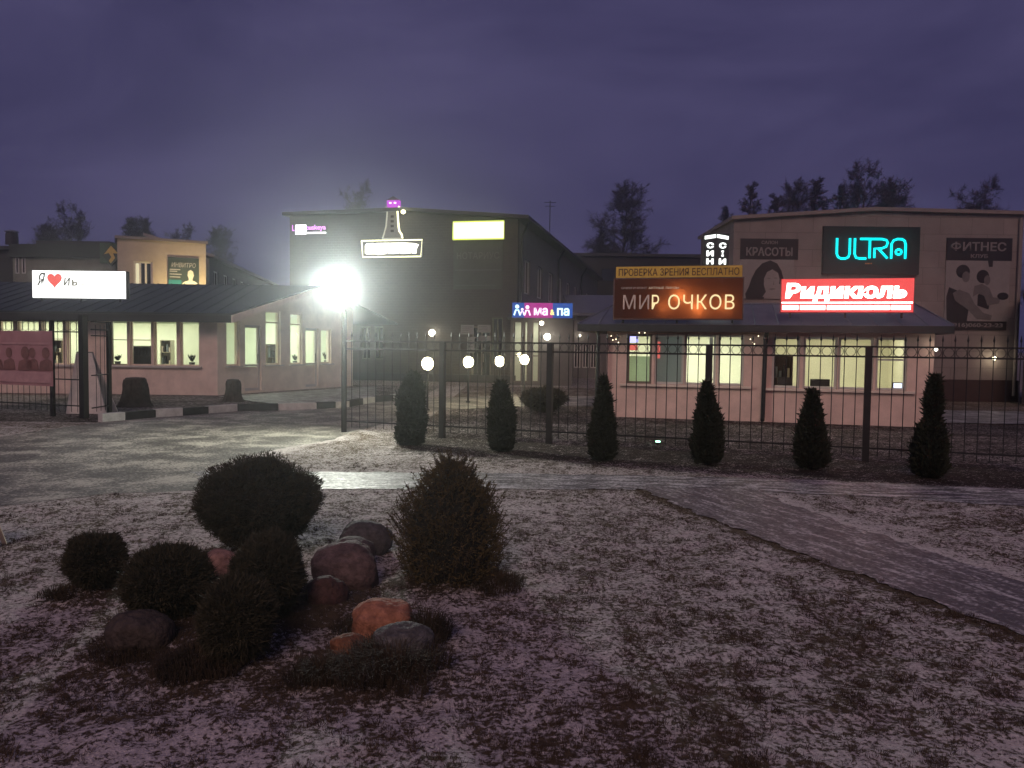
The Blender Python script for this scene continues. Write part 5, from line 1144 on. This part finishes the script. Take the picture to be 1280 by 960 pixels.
# small dim lamp and windows further along, low annex behind porch
Nf = Frame(AT(716, 430, 44).x + .05, 44, 0); nw = 5.2
ann = empty('side_annex', Nf.o, 0, 'dim low annex with small windows between the porch and the optician kiosk', 'building'); nz_ = Nf.hit(740, 395)[1]
no = [Nf.rect(x, 446, x+8, 461) for x in (717.5, 728, 738)]; no = [(a, b, .55, 1.9) for a, b, c, d in no]
mb = MB(); wall(mb, 0, nw, -.1, nz_, .25, no); mb.box(0,.25,.251,6,-.1,nz_); mb.build('wall', m_side, ann)
for o in no: window(ann, *o, gm=m_dkglass, fw=.06, mull=((o[0]+o[1])/2,))
mb = MB(); mb.add([(-.2,-.4,nz_+.002),(nw,-.4,nz_+.002),(nw,6,nz_+1.4),(-.2,6,nz_+1.4),(-.2,-.4,nz_+.15),(nw,-.4,nz_+.15),(nw,6,nz_+1.55),(-.2,6,nz_+1.55)], [(0,3,2,1),(4,5,6,7),(0,1,5,4),(1,2,6,5),(2,3,7,6),(3,0,4,7)]); mb.build('roof', m_roof, ann)
wall_lamp(Nf, 724.5, 419.5, -.15, 'tiny wall lamp on the dim annex beyond the porch', (1, .9, .7), 9, 3, .07)

# distant dark block and antenna
D0 = AT(700, 430, 82); root = empty('far_block', (D0.x, 82, 0), 0, 'long dark flat roofed block far behind the optician kiosk', 'building'); dz = AT(800, 321, 82).z; dwid = AT(912, 430, 82).x - D0.x
dops = [(1.5+i*2.6, 2.9+i*2.6, dz-2.6, dz-1.2) for i in range(int((dwid-3)/2.6))]
mb = MB(); wall(mb, 0, dwid, -.1, dz, .3, dops); mb.build('wall', m_far, root); mb = MB(); mb.box(-.3, dwid+.3, -.3, 9, dz+.002, dz+.3); mb.build('roof', m_fascia, root)
for o in dops: window(root, *o, gm=m_dkglass, fm=m_far, fw=.08)
av = AT(687, 300, 52); zt = AT(687, 251, 52).z; zb = mz - .05
root = empty('aerial_mast', (av.x - .9, 52, zb), 0, 'thin television aerial on the brick block roof', 'aerial'); hh = zt - zb; dx = .9
root.location.x = av.x
mb = MB(); mb.tube([(0,0,-.3),(0,0,hh)], .03, 6); mb.build('mast', m_black, root); mb = MB()
for k, z in enumerate((hh-.1, hh-.35)): mb.tube([(-.4+.08*k,0,z),(.4-.08*k,0,z)], .018, 5)
mb.tube([(0,-.5,hh-.2),(0,.5,hh-.2)], .018, 5); mb.build('cross_bar', m_black, root)

# ------------------------------------------------------------------ bare trees
def tree_meshes(seed, h, spread, up=.8, n1=34, dens=1.25):
    rr = random.Random(seed); tr, tw = MB(), MB()
    pts = [Vector((0, 0, -.1))]; x = y = 0
    for i in range(1, 9): x += rr.gauss(0, .012*h); y += rr.gauss(0, .012*h); pts.append(Vector((x*.6, y*.6, h*i/8)))
    rad = [h*.016*(1 - .93*i/8) for i in range(9)]; tr.tube(pts, rad, 7)
    def at(t):
        f = t*8; i = min(7, int(f)); return pts[i].lerp(pts[i+1], f-i)
    def branch(p, d, L, r, lev):
        seg = 4; q = [p]; dd = d.copy()
        for k in range(seg):
            dd = (dd + Vector((rr.gauss(0,.16), rr.gauss(0,.16), rr.gauss(.04,.12)))).normalized(); q.append(q[-1] + dd*L/seg)
        if lev == 0: tr.tube(q, [r*(1-.8*k/seg) for k in range(seg+1)], 5, False)
        else: tw.tube(q, [r*(1-.8*k/seg) for k in range(seg+1)], 3, False)
        if lev < 2:
            m = int((7 if lev == 0 else 6)*dens)
            for k in range(m):
                f = rr.uniform(.25, 1.0)*seg; i = min(seg-1, int(f)); c = q[i].lerp(q[i+1], f-i); ax = (q[i+1]-q[i]).normalized()
                nd_ = (ax*.75 + Vector((rr.gauss(0,.6), rr.gauss(0,.6), rr.gauss(.12,.4)))).normalized(); branch(c, nd_, L*rr.uniform(.32,.6), r*.42, lev+1)
        else:
            for k in range(13):
                c = q[rr.randint(1, seg)]; nd_ = (dd*.6 + Vector((rr.gauss(0,.6), rr.gauss(0,.6), rr.gauss(-.15,.5)))).normalized(); L2 = L*rr.uniform(.5,1.2); a = nd_.orthogonal().normalized()*h*.0008
                b = nd_.cross(a)
                tw.add([c-a, c+a*.5+b*.8, c+a*.5-b*.8, c+nd_*L2], [(0,1,3),(1,2,3),(2,0,3)])
    for k in range(n1):
        t = .16 + .82*(k+.5)/n1; a = k*2.4 + rr.uniform(-.4,.4); el = up + .35*t + rr.gauss(0,.12)
        L = spread*h*(1-t*.80)**.75*rr.uniform(.75,1.1)
        branch(at(t), Vector((cos(a)*cos(el), sin(a)*cos(el), sin(el))), L, h*.0062*(1-t*.6), 0)
    return tr, tw
protos = {}
def tree(kind, px, ytop, Y, label, sc=1.0, rz=None):
    seeds = {'birch': (3, .34, .55), 'slim': (11, .19, .85), 'broad': (21, .36, .45)}; s, spd, up = seeds[kind]; H0 = 10.0
    if kind not in protos:
        r_ = empty('bare_tree', (0,0,0)); a, b = tree_meshes(s, H0, spd, up); a.build('trunk', m_bark, r_); b.build('crown', m_twig, r_); protos[kind] = r_; o = r_
    else: o = copy_tree(protos[kind])
    p = AT(px, 430, Y); zt = AT(px, ytop, Y).z; o.location = (p.x, Y, 0); k = zt/H0*(.91 if px == 778 else .95); o.scale = (k*sc, k*sc, k); o.rotation_euler.z = R.uniform(0, 6.28) if rz is None else rz
    tag(o, label, 'tree', 'bare winter trees behind the buildings'); return o
tree('birch', 778, 220, 92, 'tall dense bare birch rising alone behind the far dark block', 1.0, .4)
tree('slim', 752, 285, 96, 'lower thin bare tree close beside the tall dense birch', 1.5)
tree('slim', 934, 224, 75, 'thin bare tree at the outer corner of the beige hall roof', 1.0)
tree('slim', 966, 238, 78, 'shortest slim bare tree over the beauty poster', 1.2)
tree('birch', 988, 226, 80, 'mid sized bare tree over the gap between the beauty poster and the neon', .7)
tree('slim', 1013, 218, 74, 'darkest slim upright bare tree left of the neon panel', 1.25)
tree('slim', 1043, 226, 76, 'narrow bare tree rising straight above the neon word', 1.0)
tree('broad', 1075, 210, 75, 'widest bare tree above the gable peak of the beige hall', .75)
tree('birch', 1108, 226, 78, 'bare tree just past the gable peak, beside the widest one', .8)
tree('broad', 1216, 234, 70, 'round bare tree above the fitness poster', .8)
tree('broad', 90, 264, 75, 'bushy bare tree over the annex, with a thin taller tip', .8)
tree('birch', 62, 280, 78, 'small bare tree on the outer flank of the bushy one', .8)
tree('slim', 162, 268, 70, 'thin bare tree over the roof of the cream block', 1.3)
tree('birch', 180, 272, 72, 'bare tree overlapping the thin one over the cream block roof', .7)
tree('broad', 228, 288, 78, 'low bare tree behind the laboratory poster end of the cream block', .8)
tree('birch', 274, 284, 82, 'bare tree over the near end of the long grey block', .9)
tree('broad', 447, 236, 78, 'bare tree rising behind the brick block roof near the lighthouse', .6)
tree('slim', 905, 255, 82, 'faint thin bare tree behind the twin vertical sign', 1.2)

# ------------------------------------------------------------------ light and sky
SUN_EL, SUN_AZ = 34, 186        # sun lamp standing in for street light from behind, a little left
sd_ = Vector((sin(radians(SUN_AZ))*cos(radians(SUN_EL)), cos(radians(SUN_AZ))*cos(radians(SUN_EL)), sin(radians(SUN_EL))))
street_light_sun = lamp('SUN', 'street_light_sun', (0, -10, 20), 0.84, (1, .66, .55), None, angle=radians(24)); aim(street_light_sun, -sd_)
world = bpy.data.worlds.new('World'); scene.world = world; world.use_nodes = True; t = world.node_tree; t.nodes.clear()
out = nd(t, 'ShaderNodeOutputWorld'); bg = nd(t, 'ShaderNodeBackground'); t.links.new(bg.outputs[0], out.inputs[0]); bg.inputs[1].default_value = 1.0
sky = nd(t, 'ShaderNodeTexSky'); sky.sky_type = 'NISHITA'; sky.sun_disc = False; sky.sun_elevation = radians(SUN_EL); sky.sun_rotation = radians(SUN_AZ)
dim = nd(t, 'ShaderNodeMixRGB'); dim.blend_type = 'MULTIPLY'; dim.inputs[0].default_value = 1; dim.inputs[2].default_value = (.0045, .0030, .0050, 1); t.links.new(sky.outputs[0], dim.inputs[1])
tc = nd(t, 'ShaderNodeTexCoord'); mp = nd(t, 'ShaderNodeMapping'); mp.inputs['Scale'].default_value = (1.0, 1.0, 2.6); t.links.new(tc.outputs['Generated'], mp.inputs[0])
n1 = nd(t, 'ShaderNodeTexNoise'); n1.inputs['Scale'].default_value = 2.0; n1.inputs['Detail'].default_value = 6; n1.inputs['Roughness'].default_value = .58; n1.inputs['Distortion'].default_value = .5; t.links.new(mp.outputs[0], n1.inputs['Vector'])
cr_ = nd(t, 'ShaderNodeValToRGB'); cr_.color_ramp.elements[0].position = .30; cr_.color_ramp.elements[1].position = .72
cr_.color_ramp.elements[0].color = (.038, .034, .096, 1); cr_.color_ramp.elements[1].color = (.094, .082, .186, 1); t.links.new(n1.outputs['Fac'], cr_.inputs[0])
mx = nd(t, 'ShaderNodeMixRGB'); mx.inputs[0].default_value = .88; t.links.new(dim.outputs[0], mx.inputs[1]); t.links.new(cr_.outputs[0], mx.inputs[2]); t.links.new(mx.outputs[0], bg.inputs[0])

# haze volume added so the lamps get a halo like lens glare
HAZE = 0.0026
if HAZE:
    mb = MB(); mb.box(-70, 75, -12, 120, -1.2, 32)
    m, t, out = nt('thin night haze'); v = nd(t, 'ShaderNodeVolumePrincipled'); v.inputs['Color'].default_value = (.92, .96, .96, 1); v.inputs['Density'].default_value = HAZE; v.inputs['Anisotropy'].default_value = .9
    t.links.new(v.outputs[0], out.inputs['Volume']); o = mb.build('haze', m); tag(o, 'thin night haze added for the lamp halos', 'haze', None, 'stuff')

vs = scene.view_settings; vs.view_transform = 'Standard'; vs.look = 'None'; vs.exposure = 0; vs.gamma = 1; vs.use_curve_mapping = False
cy = scene.cycles; cy.use_denoising = True; cy.max_bounces = 6; cy.transparent_max_bounces = 12; cy.sample_clamp_indirect = 3; cy.caustics_reflective = False; cy.caustics_refractive = False; cy.volume_bounces = 0
